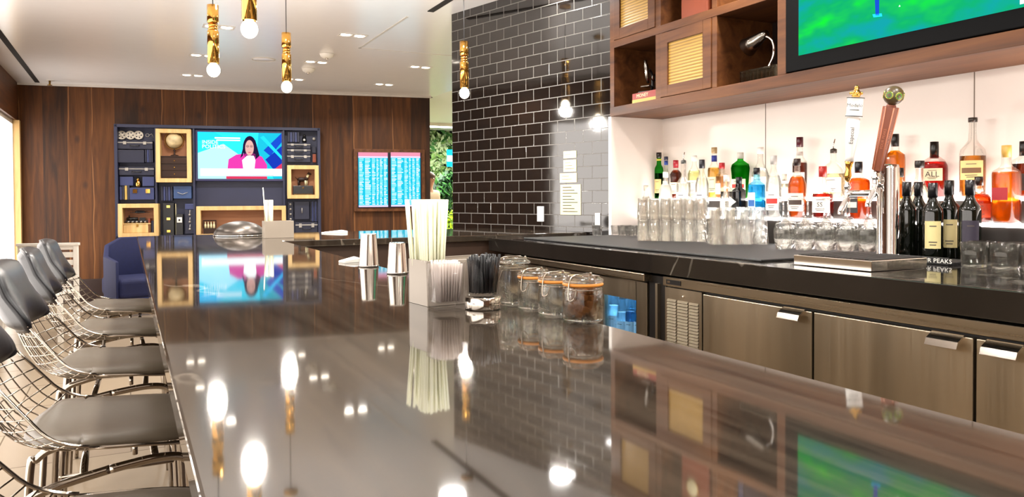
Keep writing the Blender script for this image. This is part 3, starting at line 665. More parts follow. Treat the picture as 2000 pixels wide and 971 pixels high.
# ---------------------------------------------------------------- wine bottles by the tap tower
for (px, yt, lab, cap, desc) in ((1748, 356, None, '0b0b0d', 'dark wine bottle hard against the tap tower, unlabelled side out'), (1771, 356, None, '0c0b0c', 'dark wine bottle second from the tap tower'),
        (1794, 356, None, '0c0b0e', 'dark wine bottle third from the tap tower'), (1822, 358, 'cdbf86', '0e0b10', 'dark wine bottle with a large cream label, front of the group'),
        (1854, 353, 'bfae7a', '100e0e', 'dark wine bottle whose cream label is half hidden'), (1895, 352, '241c2c', '0f0d12', 'dark wine bottle with a framed purple-black label')):
    X = {1748: 2.80, 1771: 2.72, 1794: 2.80, 1822: 2.70, 1854: 2.785, 1895: 2.73}[px]
    p = onx(px, yt, X)
    bottle((X, p.y, BB+.001), .0365, p.z-BB, 'wine', M['dkgreenb'], None, 0, cap, lab, desc, group='wine bottles beside the tap tower', caph=.055, lz=(.14, .50), lw=.78, txt=('WINERY' if False else None), name='wine_bottle', face=PI+.62)

# ---------------------------------------------------------------- bar glassware
def place_set(make, spots, name, label, cat, group):
    first = None
    for (x, y, z) in spots:
        if first is None: o = first = make(name)
        else: o = copy_tree(first)
        o.location = (x, y, z); o.rotation_euler.z = random.random()*6
        tag(o, label, cat, group)
def tumbler(h, rt, rb, wall=.002, base=.008, flip=False, n=20, m='clear', flutes=0):
    def mk(name):
        prof = [(.0001, 0), (rb*.96, 0), (rb, .002), (rt, h-.001), (rt-wall*.5, h), (rt-wall, h-.001), (rb-wall, base), (.0001, base)]
        if flip: prof = [(r, h-z) for r, z in prof][::-1]
        return MB().shell(prof, m, n).obj(name)
    return mk
zc = BB+.0095
MB_ = MB().box((2.05, 2.045, BB+.0005), (2.82, 3.90, BB+.009), 'rubber')
tag(MB_.obj('bar_mat', bev=.003), 'long black rubber mat under the upturned glasses', 'bar mat', 'bar mats')
# tall clear tumblers, two layers
def rows(p0, p1, n, nr, pitch_back, stag=.0, pitch=.062, nbv=(.58, .81)):
    a, b = Vector(p0), Vector(p1); u = (b-a).normalized(); d = u*pitch; nb = Vector(nbv)
    return [tuple(a+d*(i+(stag if j % 2 else 0))+nb*pitch_back*j) for j in range(nr) for i in range(n)]
sp = [(x, y, zc) for x, y in rows(tuple(onz(1256, 474, BB).xy), tuple(onz(1364, 476, BB).xy), 6, 3, .066, pitch=.0605)]
place_set(tumbler(.112, .030, .0265, flip=True), sp, 'tumbler', 'clear straight tumbler turned upside down in the lower layer left of the highball glasses', 'glass', 'lower layer of straight tumblers')
place_set(tumbler(.112, .030, .0265, flip=True), [(x, y, z+.1125) for x, y, z in sp], 'tumbler', 'clear straight tumbler turned upside down on top of the lower layer', 'glass', 'upper layer of straight tumblers')
sp = [(x, y, zc) for x, y in rows(tuple(onz(1400, 482, BB).xy), tuple(onz(1492, 481, BB).xy), 4, 3, .078, pitch=.073)]
place_set(tumbler(.178, .036, .026, flip=True, base=.014), sp, 'highball_glass', 'clear conical highball glass upside down between the tumblers and the stemmed glasses', 'glass', 'upturned highball glasses')
# small bowls of glassware far left
sp = [(2.66+.075*j, 3.70+.072*i, BB+.0095) for i in range(3) for j in range(2)]+[(2.52, 3.84, BB+.0095)]
place_set(tumbler(.06, .034, .026, base=.008), sp, 'rocks_glass', 'short clear glass in the far corner by the tiled wall', 'glass', 'short glasses in the far corner')
# stemmed glasses standing on their rims
def stem(name):
    H = .222
    prof = [(.0001, H), (.034, H), (.034, H-.0015), (.006, H-.005), (.0036, H-.012), (.0036, H-.07), (.006, H-.080), (.02, H-.090), (.034, H-.112), (.0405, H-.14), (.040, H-.17), (.031, 0),
            (.0295, 0), (.0385, H-.17), (.039, H-.14), (.0325, H-.113), (.019, H-.092), (.0001, H-.085)]
    return MB().shell(prof, 'clear', 20).obj(name)
sp = [(x, y, zc) for x, y in rows(tuple(onz(1530, 491, BB).xy), tuple(onz(1668, 495, BB).xy), 5, 2, .09, .45, pitch=.083)]
place_set(stem, sp, 'wine_glass', 'clear stemmed wine glass upside down left of the tap tower', 'wine glass', 'upturned wine glasses')
# rocks glasses front right
sp = [(x, y, BB+.001) for x, y in rows(tuple(onz(1902, 522, BB).xy), tuple(onz(1990, 528, BB).xy), 4, 2, .094, 0, pitch=.092, nbv=(.95, .3))]
MB_ = MB().box((2.49, 1.625, BB+.0005), (2.655, 1.885, BB+.010), 'rubber').box((2.482, 1.625, BB+.0005), (2.49, 1.885, BB+.026), 'rubber')
mt = MB_.obj('bar_mat', bev=.002); tag(mt, 'black rubber bar mat edged with white capital lettering', 'bar mat', 'bar mats')
tx = MB(); text_mb(tx, 'FOUR PEAKS', .021, 'paper_w', tr(2.4812, onx(1822, 512, 2.4812).y, BB+.0135) @ rotz(-PI/2) @ rotx(PI/2), sx=1.15)
tx.obj('lettering', mt)
place_set(tumbler(.082, .041, .037, base=.012, wall=.0025, n=20, m='clear_jar'), sp, 'rocks_glass', 'heavy clear rocks glass right of the lettered bar mat, in front of the wine bottles', 'glass', 'rocks glasses at the right')

# ---------------------------------------------------------------- drip tray and tap tower
dt = thing('drip_tray', 'brushed steel drip tray in front of the tap tower', 'drip tray', (2.067, 1.60, BB+.001))
MB().box((0, 0, 0), (.27, .31, .034), 'pol_steel').obj('tray', dt, bev=.002)
g = MB()
for i in range(14): g.box((.012, .012+i*.0215, .0345), (.258, .020+i*.0215, .037), 'steel_in')
tag(g.obj('grille', dt), kind='stuff')
tt = thing('tap_tower', 'polished chrome beer tap tower with two tap handles', 'beer tap', (2.62, 1.955, BB+.001))
MB().lathe([(.0001, 0), (.055, 0), (.055, .006), (.042, .012), (.040, .016), (.040, .345), (.036, .358), (.0001, .362)], 'chrome', 36).obj('column', tt)
def faucet(x, y, z):
    f = MB(); f.tube([(0, 0, z), (x*.5, y*.5, z), (x, y, z)], .012, 'chrome', 12).torus((x*.35, y*.35, z), .014, .004, 'chrome', rot=Matrix.Rotation(PI/2, 3, 'Y'))
    f.tube(smooth_path([(x, y, z+.022), (x, y, z), (x-.012, y, z-.03), (x-.032, y+.004, z-.065), (x-.036, y+.004, z-.085)]), .0105, 'chrome', 12)
    f.lathe([(.0001, .018), (.011, .018), (.015, .026), (.011, .036), (.007, .04), (.007, .052), (.0001, .052)], 'chrome', 16, tr(x, y, z)); return f
# handles leaning as photographed
def local(px, py, X):
    p = onx(px, py, X); return p-Vector((2.62, 1.955, BB+.001))
hA, hB = local(1655, 352, 2.56), local(1674, 166, 2.56)
f1 = faucet(hA.x, hA.y, hA.z-.052).obj('faucet', tt)
ax = (hB-hA); L = ax.length; q = Vector((0, 0, 1)).rotation_difference(ax.normalized()).to_matrix().to_4x4()
T = Matrix.Translation(hA) @ q
h = MB().lathe([(.0001, 0), (.011, 0), (.0145, L*.05), (.010, L*.11), (.014, L*.17), (.017, L*.2), (.0001, L*.2)], 'brass', 20, T)
h.lathe([(.0001, L*.2), (.0165, L*.2), (.0155, L*.26), (.020, L*.36), (.0245, L*.5), (.0255, L*.56), (.0235, L*.66), (.0001, L*.66)], 'white_gloss', 24, T)
h.lathe([(.0235, L*.655), (.031, L*.665), (.031, L*.68), (.029, L*.69), (.0295, L*.85), (.032, L*.86), (.032, L*.87), (.0001, L*.875)], 'white_gloss', 28, T)
h.torus((0, 0, L*.675), .0305, .002, 'ink', T=T).torus((0, 0, L*.865), .0315, .002, 'ink', T=T)
ho = h.obj('tap_handle', tt); tag(ho, 'white tap handle with gold crown')
cr_ = MB().lathe([(.0001, L*.87), (.014, L*.87), (.018, L*.9), (.016, L*.93), (.008, L*.955), (.010, L*.975), (.0001, L)], 'brass', 18, T)
for k in range(6): cr_.ball((.019*math.cos(k*PI/3), .019*math.sin(k*PI/3), L*.915), .0065, 'brass', 10, T)
cr_.obj('crown', ho)
lt_ = MB(); fa = PI+.66
text_mb(lt_, 'Modelo', .0185, 'ink', T @ tr(0, 0, L*.785) @ rotz(fa) @ tr(.0305, 0, 0) @ rotz(PI/2) @ rotx(PI/2))
lt_.patch(.0305, fa-.6, fa+.6, L*.735, L*.742, 'ink', 8, T)
text_mb(lt_, 'Especial', .021, 'ink', T @ tr(0, 0, L*.47) @ rotz(fa) @ tr(.0265, 0, 0) @ rotz(PI/2) @ rotx(PI/2) @ rotz(PI/2))
lt_.obj('lettering', ho)
hA, hB = local(1713, 334, 2.56), local(1750, 165, 2.56)
f2 = faucet(hA.x-.01, hA.y, hA.z-.052).obj('faucet', tt)
ax = (hB-hA); L = ax.length; q = Vector((0, 0, 1)).rotation_difference(ax.normalized()).to_matrix().to_4x4(); T = Matrix.Translation(hA) @ q
mb = mat('brown_handle', '7a3c22', .35); mb2 = mat('brown_handle_edge', 'b06a4a', .35); mg = mat('green_medallion', '4c7a30', .35)
h = MB(); h.lathe([(.0001, -.006), (.010, -.006), (.012, 0), (.0175, .002), (.0275, L*.74), (.0275, L*.745), (.0001, L*.745)], mb, 6, T, smooth=False)
h.lathe([(.0175, L*.745), (.016, L*.77)], mb, 12, T); ho = h.obj('tap_handle', tt, bev=.001); tag(ho, 'brown hexagonal tap handle with green medallion top')
e = MB()
for k in range(6):
    a = k*PI/3
    e.tube([T @ Vector((.0178*math.cos(a), .0178*math.sin(a), .004)), T @ Vector((.0278*math.cos(a), .0278*math.sin(a), L*.74))], .0022, mb2, 6)
for k in range(6):
    a = k*PI/3+PI/6
    e2 = T @ rotz(a); 
    text_mb(e, 'FOUR PEAKS', .0135, mb2, e2 @ tr(.0215, 0, L*.38) @ roty(.05) @ rotz(PI/2) @ rotx(PI/2) @ rotz(PI/2))
e.obj('lettering', ho)
m_ = MB(); m_.ball((0, 0, L*.875), .036, mat('medallion_body', '4a3a22', .35), 20, T)
for k in range(6):
    a = k*PI/3+.2
    m_.lathe([(.0001, .0345), (.0125, .0345), (.0155, .033), (.0155, .030)], mg, 18, T @ tr(0, 0, L*.875) @ rotz(a) @ roty(PI/2))
    m_.torus((0, 0, .034), .0135, .0011, 'brass_dark', T=T @ tr(0, 0, L*.875) @ rotz(a) @ roty(PI/2))
m_.obj('medallion', ho)

# ================================================================ WALL CABINET ABOVE THE BACK BAR
SX = 2.70; ZB0, ZB1, ZM0, ZM1, ZT = 1.80, 1.857, 2.222, 2.266, 2.66
sh = thing('wall_shelf_unit', 'walnut cubby shelf unit above the back bar', 'shelf', (0, 0, 0))
MB().box((SX, -.4, ZB0), (NX-.002, 3.965, ZB1), 'walnut_plain').obj('bottom_board', sh, bev=.002)
MB().box((SX, 2.594, ZM0), (NX-.002, 3.92, ZM1), 'walnut_plain').obj('shelf_board', sh, bev=.002)
MB().box((SX, -.4, ZT), (NX-.002, 3.965, ZT+.06), 'walnut_plain').obj('top_board', sh, bev=.002)
for (a, b, z0, z1) in ((3.92, 3.965, ZB1, ZT), (3.46, 3.506, ZB1, ZM0), (3.0, 3.037, ZB1, ZM0), (3.46, 3.506, ZM1, ZT), (3.0, 3.037, ZM1, ZT), (2.542, 2.594, ZB1, ZT), (1.10, 1.15, ZB1, ZT)):
    MB().box((SX+.001, a, z0), (NX-.002, b, z1), 'walnut_plain').obj('upright', sh, bev=.002)
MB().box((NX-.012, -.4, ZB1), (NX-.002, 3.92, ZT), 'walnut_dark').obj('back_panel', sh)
for (a, b, z0, z1, lb) in ((3.04, 3.457, ZB1+.003, ZM0-.003, None), (3.509, 3.917, ZM1+.003, ZT-.003, None)):
    f = .062; d = MB()
    d.box((SX-.004, a, z0), (SX+.018, a+f, z1), 'walnut_plain').box((SX-.004, b-f, z0), (SX+.018, b, z1), 'walnut_plain').box((SX-.004, a+f, z0), (SX+.018, b-f, z0+f), 'walnut_plain').box((SX-.004, a+f, z1-f), (SX+.018, b-f, z1), 'walnut_plain')
    d = d.obj('door', sh, bev=.002); MB().box((SX+.006, a+f, z0+f), (SX+.012, b-f, z1-f), 'rattan').obj('woven_panel', d)

def ctext(mb, s, size, m, x, y, z, sx=1): return text_mb(mb, s, size, m, tr(x, y, z) @ rotz(-PI/2) @ rotx(PI/2), sx=sx)
# books and microscope in the left open cell
bk = thing('book', 'red hardback with MONEY on its spine, lying in the lower left cubby', 'book', (SX+.03, 3.64, ZB1+.024), group='books in the lower left cubby')
MB().box((0, -.1, 0), (.2, .13, .004), 'red').box((0, -.1, .034), (.2, .13, .038), 'red').box((0, -.1, .004), (.005, .13, .034), 'red').obj('cover', bk)
MB().box((.006, -.096, .0045), (.195, .126, .0335), 'paper').obj('pages', bk)
b_ = MB(); ctext(b_, 'MONEY', .03, 'paper', -.001, .03, .019, 1.1); b_.obj('title', bk)
bk = thing('book', 'thin yellow book lying under the red MONEY book', 'book', (SX+.02, 3.63, ZB1+.001), rz=.05, group='books in the lower left cubby')
MB().box((0, -.1, 0), (.2, .12, .003), 'yellow').box((0, -.1, .018), (.2, .12, .021), 'yellow').box((0, -.1, .003), (.004, .12, .018), 'yellow').obj('cover', bk); MB().box((.005, -.096, .0032), (.195, .116, .0178), 'paper').obj('pages', bk)
mc = thing('microscope', 'old brass and black microscope standing on the MONEY book', 'microscope', (SX+.12, onx(1266, 150, SX+.12).y, ZB1+.063), rz=.3)
MB().box((-.05, -.04, 0), (.05, .04, .014), 'black').obj('base', mc, bev=.004)
MB().tube(smooth_path([(.03, 0, .014), (.045, 0, .06), (.04, 0, .12), (.01, 0, .15)]), .009, 'black', 10).obj('arm', mc)
MB().lathe([(.0001, 0), (.009, 0), (.012, .03), (.014, .035), (.014, .11), (.01, .115), (.01, .14), (.0001, .14)], 'silver', 16, tr(0, 0, .065) @ roty(-.2)).obj('tube', mc)
MB().box((-.035, -.03, .042), (.035, .03, .048), 'silver').obj('stage', mc)
MB().lathe([(.0001, -.006), (.022, -.006), (.022, .006), (.0001, .006)], 'silver', 20, tr(.03, -.02, .10) @ rotx(PI/2)).obj('focus_knob', mc)
# chrome desk piece in the wide open cell: swan-neck lamp on a cut-glass block
dl_ = thing('glass_block', 'cut-glass block in the third lower cubby, under the chrome lamp', 'glass block', (SX+.04, onx(1516, 150, SX+.04).y, ZB1+.001))
b_ = MB().box((0, 0, 0), (.14, .24, .062), 'crystal')
for i in range(8): b_.box((-.003, .012+i*.028, .008), (0, .028+i*.028, .054), 'crystal')
b_.obj('block', dl_, bev=.004)
ln = thing('chrome_desk_lamp', 'chrome swan-neck desk lamp standing on the cut-glass block', 'desk lamp', (SX+.11, onx(1501, 120, SX+.11).y, ZB1+.0635))
MB().lathe([(.0001, 0), (.035, 0), (.033, .008), (.008, .014), (.0001, .014)], 'chrome', 24).obj('base', ln)
MB().tube(smooth_path([(0, 0, .01), (0, -.028, .05), (0, -.035, .10), (0, -.015, .145), (0, .035, .17)]), .007, 'chrome', 12).obj('neck', ln)
MB().lathe([(.0001, -.02), (.016, -.02), (.022, 0), (.032, .05), (.05, .12), (.047, .12), (.02, .0)], 'silver', 24, tr(0, .03, .172) @ rotx(-PI/2-.35)).obj('lamp_shade', ln)
# things in the upper row
ob = thing('leather_radio', 'orange-brown leather case with a cream dial in the upper cubby', 'radio', (SX+.03, 3.10, ZM1+.001))
MB().box((0, 0, 0), (.12, .22, .26), 'orange').obj('case', ob, bev=.01)
MB().lathe([(.0001, 0), (.045, 0), (.045, .006), (.038, .01), (.0001, .01)], 'paper', 28, tr(0, .12, .165) @ roty(-PI/2)).torus((-.005, .12, .165), .047, .004, 'brass', rot=Matrix.Rotation(PI/2, 3, 'Y')).obj('dial', ob)
dbk = thing('book', 'dark book standing in the upper cubby beside the television', 'book', (SX+.05, 2.86, ZM1+.001))
MB().box((0, 0, 0), (.16, .004, .25), 'navy').box((0, .036, 0), (.16, .04, .25), 'navy').box((0, 0, 0), (.004, .04, .25), 'navy').obj('cover', dbk); MB().box((.006, .0045, .004), (.155, .0355, .245), 'paper').obj('pages', dbk)

# ---------------------------------------------------------------- television over the bar
tv = thing('television', 'large flat television over the bar showing green golf turf', 'television', (SX-.005, 0, 0), group='televisions')
ty0, ty1, tz0, tz1 = 1.17, 2.540, 1.860, 2.652
sy0, sy1, sz0, sz1 = 1.24, 2.462, 1.926, 2.614
MB().box((0, ty0, tz0), (.05, ty1, tz1), 'bezel').obj('housing', tv, bev=.004)
def screen_mat():
    t = NT('golf_broadcast'); e = t.n('Emission'); tc = t.n('TexCoord')
    mp = t.n('Mapping'); mp.inputs['Scale'].default_value = (1, 2.2, 5); t.l(tc.outputs['Object'], mp.inputs[0])
    n = t.n('TexNoise', i_Scale=1.6, i_Detail=3.0, i_Roughness=.55); t.l(mp.outputs[0], n.inputs['Vector'])
    r = t.n('ValToRGB'); cr = r.color_ramp; cr.elements[0].position = .36; cr.elements[0].color = lin('129aa0'); cr.elements[1].position = .72; cr.elements[1].color = lin('16e03a')
    x = cr.elements.new(.52); x.color = lin('10a868'); x = cr.elements.new(.6); x.color = lin('18b85c')
    t.l(n.outputs['Fac'], r.inputs[0]); t.l(r.outputs[0], e.inputs[0]); e.inputs[1].default_value = 1.0
    return t.surf(e.outputs[0])
M['golf'] = screen_mat()
ms = {k: emis('screen_'+k, v, s) for k, v, s in (('blue', '1a4cc8', 1), ('sky', '20b8f0', 1.45), ('cyan', '28c8e8', 1.45), ('white', 'f4fcff', 1.35), ('pink', 'e03ca8', 1), ('skin', 'd8a8a0', 1.05), ('hairs', '241838', 1), ('dblue', '1838b0', 1), ('red', 'd8385c', 1), ('paleblue', '9ce0f4', 1.45), ('teal', '18a0b8', 1.45), ('rose', 'e890a8', 1), ('indigo', '2c20b0', 1), ('lav', 'd8c8f0', 1.1))}
s_ = MB().box((-.002, sy0, sz0), (-.0005, sy1, sz1), 'golf')
s_.obj('screen', tv)
def px_on(px, py, X): p = onx(px, py, X); return p.y, p.z
g = MB(); gx = -.004
def gp(pts, m): g.add([(gx, onx(a, b, SX-.009).y, onx(a, b, SX-.009).z) for a, b in pts], [tuple(range(len(pts)))], m)
gp([(1706, -60), (1718, -60), (1717, 30), (1710, 30)], ms['blue']); gp([(1704, 28), (1722, 26), (1723, 32), (1706, 34)], ms['sky'])
ya, za = px_on(1712, -60, SX-.009)
g.add([(gx, ya+.03, za), (gx, ya-.035, za), (gx, ya-.045, za+.17), (gx, ya+.04, za+.17)], [(0, 1, 2, 3)], ms['white'])
g.lathe([(.0001, 0), (.022, 0)], ms['skin'], 14, tr(gx, ya, za+.2) @ roty(-PI/2), smooth=False)
g.add([(gx, onx(1757, 13, SX-.009).y+.004, onx(1757, 13, SX-.009).z), (gx, onx(1757, 13, SX-.009).y-.004, onx(1757, 13, SX-.009).z), (gx, onx(1757, 13, SX-.009).y, onx(1757, 13, SX-.009).z+.007)], [(0, 1, 2)], ms['white'])
tag(g.obj('screen_golfer', tv), 'blue-trousered golfer on the screen')
g2 = MB(); a_ = onx(1995, 2, SX-.009); g2.box((gx, a_.y-.1, a_.z-.01), (gx+.001, a_.y+.005, a_.z+.03), ms['white']); g2.obj('score_box', tv)

# ================================================================ DISPLAY WALL ON THE WALNUT
WM = Matrix.Translation(WL) @ rotz(wang); WI = WM.inverted()
def W(px, py, off=.0):
    p = onplane(px, py, WL+wn*off, wn); q = WI @ p; return q.x, q.z
def wthing(name, label, cat, px, py, off=0, group=None):
    u, z = W(px, py); p = WM @ Vector((u, -off, z)); t = thing(name, label, cat, p, wang, group); return t, u, z
def ubox(mb, q0, q1, y0, y1, m, o=(0, 0)):
    (a, b), (c, d) = W(*q0), W(*q1)
    return mb.box((min(a, c)-o[0], -y1, min(b, d)-o[1]), (max(a, c)-o[0], -y0, max(b, d)-o[1]), m)
U0, _ = W(230, 350); U1, _ = W(625, 350); _, ZU1 = W(430, 249); _, ZU0 = W(430, 462)
du = thing('display_wall_unit', 'navy blue wall unit with cubbies round the news television', 'display unit', WM @ Vector((0, 0, 0)), wang)
mb = MB().box((U0, -.05, ZU0), (U1, -.001, ZU1), 'navy'); mb.obj('backboard', du)
fr_ = MB()
for (a, b, c, d) in ((U0, ZU0, U0+.035, ZU1), (U1-.035, ZU0, U1, ZU1), (U0, ZU1-.035, U1, ZU1), (U0, ZU0, U1, ZU0+.035)):
    fr_.box((a, -.17, b), (c, -.05, d), 'navy')
for x in (309, 382, 555):
    u, _ = W(x, 350); fr_.box((u-.012, -.16, ZU0), (u+.012, -.05, ZU1), 'navy')
fr_.obj('frame', du, bev=.003)
MB().box((U0-.02, -.3, .02), (U1+.25, -.05, ZU0-.03), 'navy3').obj('lower_cabinet', du, bev=.004)

# framed boxes
def framed(q0, q1, label):
    (a, z1), (b, z0) = W(*q0), W(*q1)
    t = thing('shadow_box', label, 'shadow box', WM @ Vector((a, 0, z0)), wang, 'pale wood shadow boxes'); w_, h_ = b-a, z1-z0; f = .052; D = .21
    MB().box((0, -D, 0), (w_, -.052, f), 'maple').box((0, -D, h_-f), (w_, -.052, h_), 'maple').box((0, -D, f), (f, -.052, h_-f), 'maple').box((w_-f, -D, f), (w_, -.052, h_-f), 'maple').obj('frame', t, bev=.003)
    MB().box((f, -.07, f), (w_-f, -.053, h_-f), 'box_back').obj('back_panel', t)
    return a+f, z0+f, w_-2*f, h_-2*f
def wt(name, label, cat, u, z, off=.12, group=None): return thing(name, label, cat, WM @ Vector((u, -off, z)), wang, group)
dkw = wood('dark_chest_wood', '1c0f0a', '2e1a10', '3c2416', 0, rough=.5)
# globe box
a, z, w_, h_ = framed((309, 254), (378, 357), 'tall pale wood shadow box holding the globe')
t = wt('wooden_chest', 'dark wooden chest under the globe', 'chest', a+w_*.52, z+.001)
s_ = MB().box((-.17, -.06, 0), (.17, .05, .27), dkw).box((-.18, -.065, .27), (.18, .05, .285), dkw); s_.obj('body', t, bev=.003)
for k in range(3): dd = MB().box((-.155, -.066, .015+k*.085), (.155, -.06, .09+k*.085), dkw).obj('drawer', t, bev=.002); MB().ball((0, -.07, .053+k*.085), .008, 'brass_dark', 8).obj('knob', dd)
t = wt('globe', 'cream globe on a turned stand above the chest', 'globe', a+w_*.5, z+.288)
MB().lathe([(.0001, 0), (.05, 0), (.045, .01), (.012, .02), (.009, .06), (.016, .07), (.007, .09), (.0001, .09)], dkw, 16).obj('stand', t)
glm = mat('globe_map', 'cfb98c', .5, var=.25, nscale=14)
MB().ball((0, 0, .2), .1, glm, 24).obj('sphere', t); MB().torus((0, 0, .2), .113, .004, 'brass_dark', rot=Matrix.Rotation(PI/2, 3, 'X')).obj('meridian_ring', t)
# aeroplane box
a, z, w_, h_ = framed((237, 398), (315, 461), 'pale wood shadow box holding the model aeroplane')
t = wt('wooden_box', 'light wooden box at the bottom of the aeroplane shadow box', 'box', a+w_*.45, z+.001)
MB().box((-.16, -.05, 0), (.15, .05, .105), 'maple').obj('body', t, bev=.003); MB().box((-.165, -.055, .105), (.155, .05, .12), 'maple').obj('lid', t, bev=.003); MB().box((-.01, -.058, .075), (.01, -.05, .11), 'brass_dark').obj('clasp', t)
t = wt('model_train', 'dark model train standing on the light wooden box', 'model train', a+w_*.42, z+.1215)
s_ = MB().box((-.13, -.02, .015), (.13, .02, .035), 'black').box((.03, -.02, .035), (.1, .02, .07), 'black'); s_.lathe([(.0001, 0), (.02, 0), (.02, .13), (.0001, .13)], 'black', 14, tr(-.12, 0, .055) @ roty(PI/2)).lathe([(.006, 0), (.009, .03)], 'black', 10, tr(-.09, 0, .07)); s_.obj('engine', t)
for k in range(5): MB().lathe([(.0001, -.004), (.015, -.004), (.015, .004), (.0001, .004)], 'silver', 14, tr(-.1+k*.05, -.022, .015) @ rotx(PI/2)).obj('wheel', t)
t = wt('model_aeroplane', 'dark model biplane mounted high in its shadow box', 'model aeroplane', a+w_*.52, z+h_*.83, off=.13)
s_ = MB(); s_.lathe([(.0001, -.06), (.012, -.055), (.018, -.02), (.012, .05), (.003, .07)], 'black', 12, roty(PI/2) @ tr(0, 0, 0)); s_.obj('fuselage', t)
MB().box((-.02, -.0, .012), (.02, .06, .016), 'black').box((-.14, -.03, .02), (.14, .02, .024), 'black').box((-.11, -.03, -.01), (.11, .02, -.006), 'black').tube([(-.08, 0, -.008), (-.08, 0, .022)], .002, 'black', 6).tube([(.08, 0, -.008), (.08, 0, .022)], .002, 'black', 6).obj('wing', t)
MB().tube([(0, .055, -.004), (0, .055, .0), (0, .07, 0)], .003, 'black', 6).obj('mount', t)
for k in range(2):
    t = wt('book', ('dark book upright at the right end of the aeroplane shadow box' if k else 'reddish book upright beside the light wooden box'), 'book', a+w_*.83+k*.04, z+.001, group=None)
    MB().box((-.013, -.05, 0), (.013, .05, .18-k*.03), 'navy2' if k else 'orange').obj('cover', t, bev=.002)
# long box
a, z, w_, h_ = framed((387, 403), (559, 461), 'long pale wood shadow box under the television')
t = wt('beer_crate', 'small dark bottle carrier at the left of the long shadow box', 'bottle carrier', a+.09, z+.06)
t.location = WM @ Vector((a+.10, -.12, z+.001))
MB().box((-.075, -.04, 0), (.075, .04, .07), dkw).box((-.08, -.005, .07), (-.07, .005, .17), dkw).box((.07, -.005, .07), (.08, .005, .17), dkw).box((-.08, -.006, .165), (.08, .006, .178), dkw).obj('carrier', t)
for k in range(4): MB().lathe([(.0001, 0), (.013, 0), (.013, .05), (.005, .07), (.005, .09), (.0001, .09)], 'paper', 10, tr(-.053+k*.035, -.01, .065)).obj('bottle_neck', t)
t = wt('vintage_camera', 'dark folding camera at the right of the long shadow box', 'camera', a+w_-.13, z+.001)
MB().box((-.09, -.03, 0), (.09, .04, .14), 'black').obj('body', t, bev=.01); MB().lathe([(.0001, 0), (.042, 0), (.05, .02), (.05, .05), (.035, .06), (.0001, .055)], dkw, 20, tr(0, -.03, .07) @ rotx(PI/2)).obj('lens', t)
t = wt('book', 'dark book lying flat in the middle of the long shadow box', 'book', a+w_*.62, z+.001)
MB().box((-.13, -.06, 0), (.13, .05, .045), 'navy2').obj('cover', t, bev=.003)
# dog box
a, z, w_, h_ = framed((561, 324), (622, 388), 'square pale wood shadow box holding the dog figure')
t = wt('dark_case', 'dark hinged case under the dog figure', 'case', a+w_*.5, z+.001)
MB().box((-.13, -.05, 0), (.13, .05, .12), 'black').obj('body', t, bev=.004); MB().box((-.12, -.056, .005), (.12, -.05, .012), 'brass').box((-.01, -.056, .08), (.01, -.05, .1), 'brass').obj('fitting', t)
t = wt('dog_figure', 'small standing dog figure on the dark case', 'figurine', a+w_*.5, z+.1215)
s_ = MB()
s_.ball((-.02, 0, .085), .045, dkw, 14, None, (1.3, .6, .65)).ball((.045, 0, .10), .03, dkw, 12, None, (.9, .7, 1.0))
for x in (-.06, -.045, .03, .05): s_.tube([(x, (-.014 if x in (-.06, .03) else .014), .07), (x, (-.014 if x in (-.06, .03) else .014), .0)], [.011, .006], dkw if x < 0 else M['paper'], 8)
s_.tube([(.05, 0, .11), (.07, 0, .15)], [.02, .014], M['paper'], 8).ball((.078, 0, .16), .019, dkw, 12, None, (1.4, .8, .9)).tube([(.09, 0, .157), (.108, 0, .152)], [.01, .007], dkw, 8).tube([(-.08, 0, .09), (-.1, 0, .12)], [.006, .003], dkw, 6)
s_.add([(.068, -.012, .17), (.078, -.016, .172), (.07, -.014, .195)], [(0, 1, 2)], dkw).add([(.068, .012, .17), (.078, .016, .172), (.07, .014, .195)], [(0, 1, 2)], dkw); s_.obj('body', t)

# painted relief objects in the cubbies
def cub(px, py): return W(px, py)
def item(name, label, cat, q0, q1, m, D=.07, group=None, bev=.004):
    (a, z1), (b, z0) = W(*q0), W(*q1); t = thing(name, label, cat, WM @ Vector(((a+b)/2, -.051, z0)), wang, group)
    w_, h_ = b-a, z1-z0; MB().box((-w_/2, -D, 0), (w_/2, 0, h_), m).obj('body' if name != 'book' else 'cover', t, bev=bev); return t, w_, h_, D
reelm = mat('pale_reel', 'c8c0b2', .45)
sm_ = mat('dull_silver_paint', 'a7a29a', .4, metal=.4)
for k, x in enumerate((240, 257, 273)):
    u, z = W(x, 265); t = thing('film_reel', 'round silver reel at the top left cubby, '+('leftmost', 'middle', 'rightmost')[k]+' of the three', 'film reel', WM @ Vector((u, -.051, z)), wang, 'silver reels')
    s_ = MB().lathe([(.0001, .03), (.012, .03), (.015, .022), (.046, .022), (.048, .03), (.055, .03), (.055, 0), (.0001, 0)], reelm, 24, rotx(PI/2)); s_.obj('disc', t)
    h_ = MB()
    for j in range(5): h_.lathe([(.0001, .0245), (.008, .0245), (.008, .02)], 'navy2', 10, rotz(0) @ rotx(PI/2) @ tr(.03*math.cos(j*1.257), .03*math.sin(j*1.257), 0))
    tag(h_.obj('hole', t), kind='stuff')
u, z = W(293, 265); t = thing('wire_ornament', 'silver wire device right of the three reels', 'ornament', WM @ Vector((u, -.06, z)), wang)
MB().torus((-.02, 0, 0), .02, .004, sm_, rot=Matrix.Rotation(PI/2, 3, 'X')).tube([(0, 0, 0), (.03, 0, .02), (.05, 0, -.03)], .004, sm_, 6).obj('ring', t)
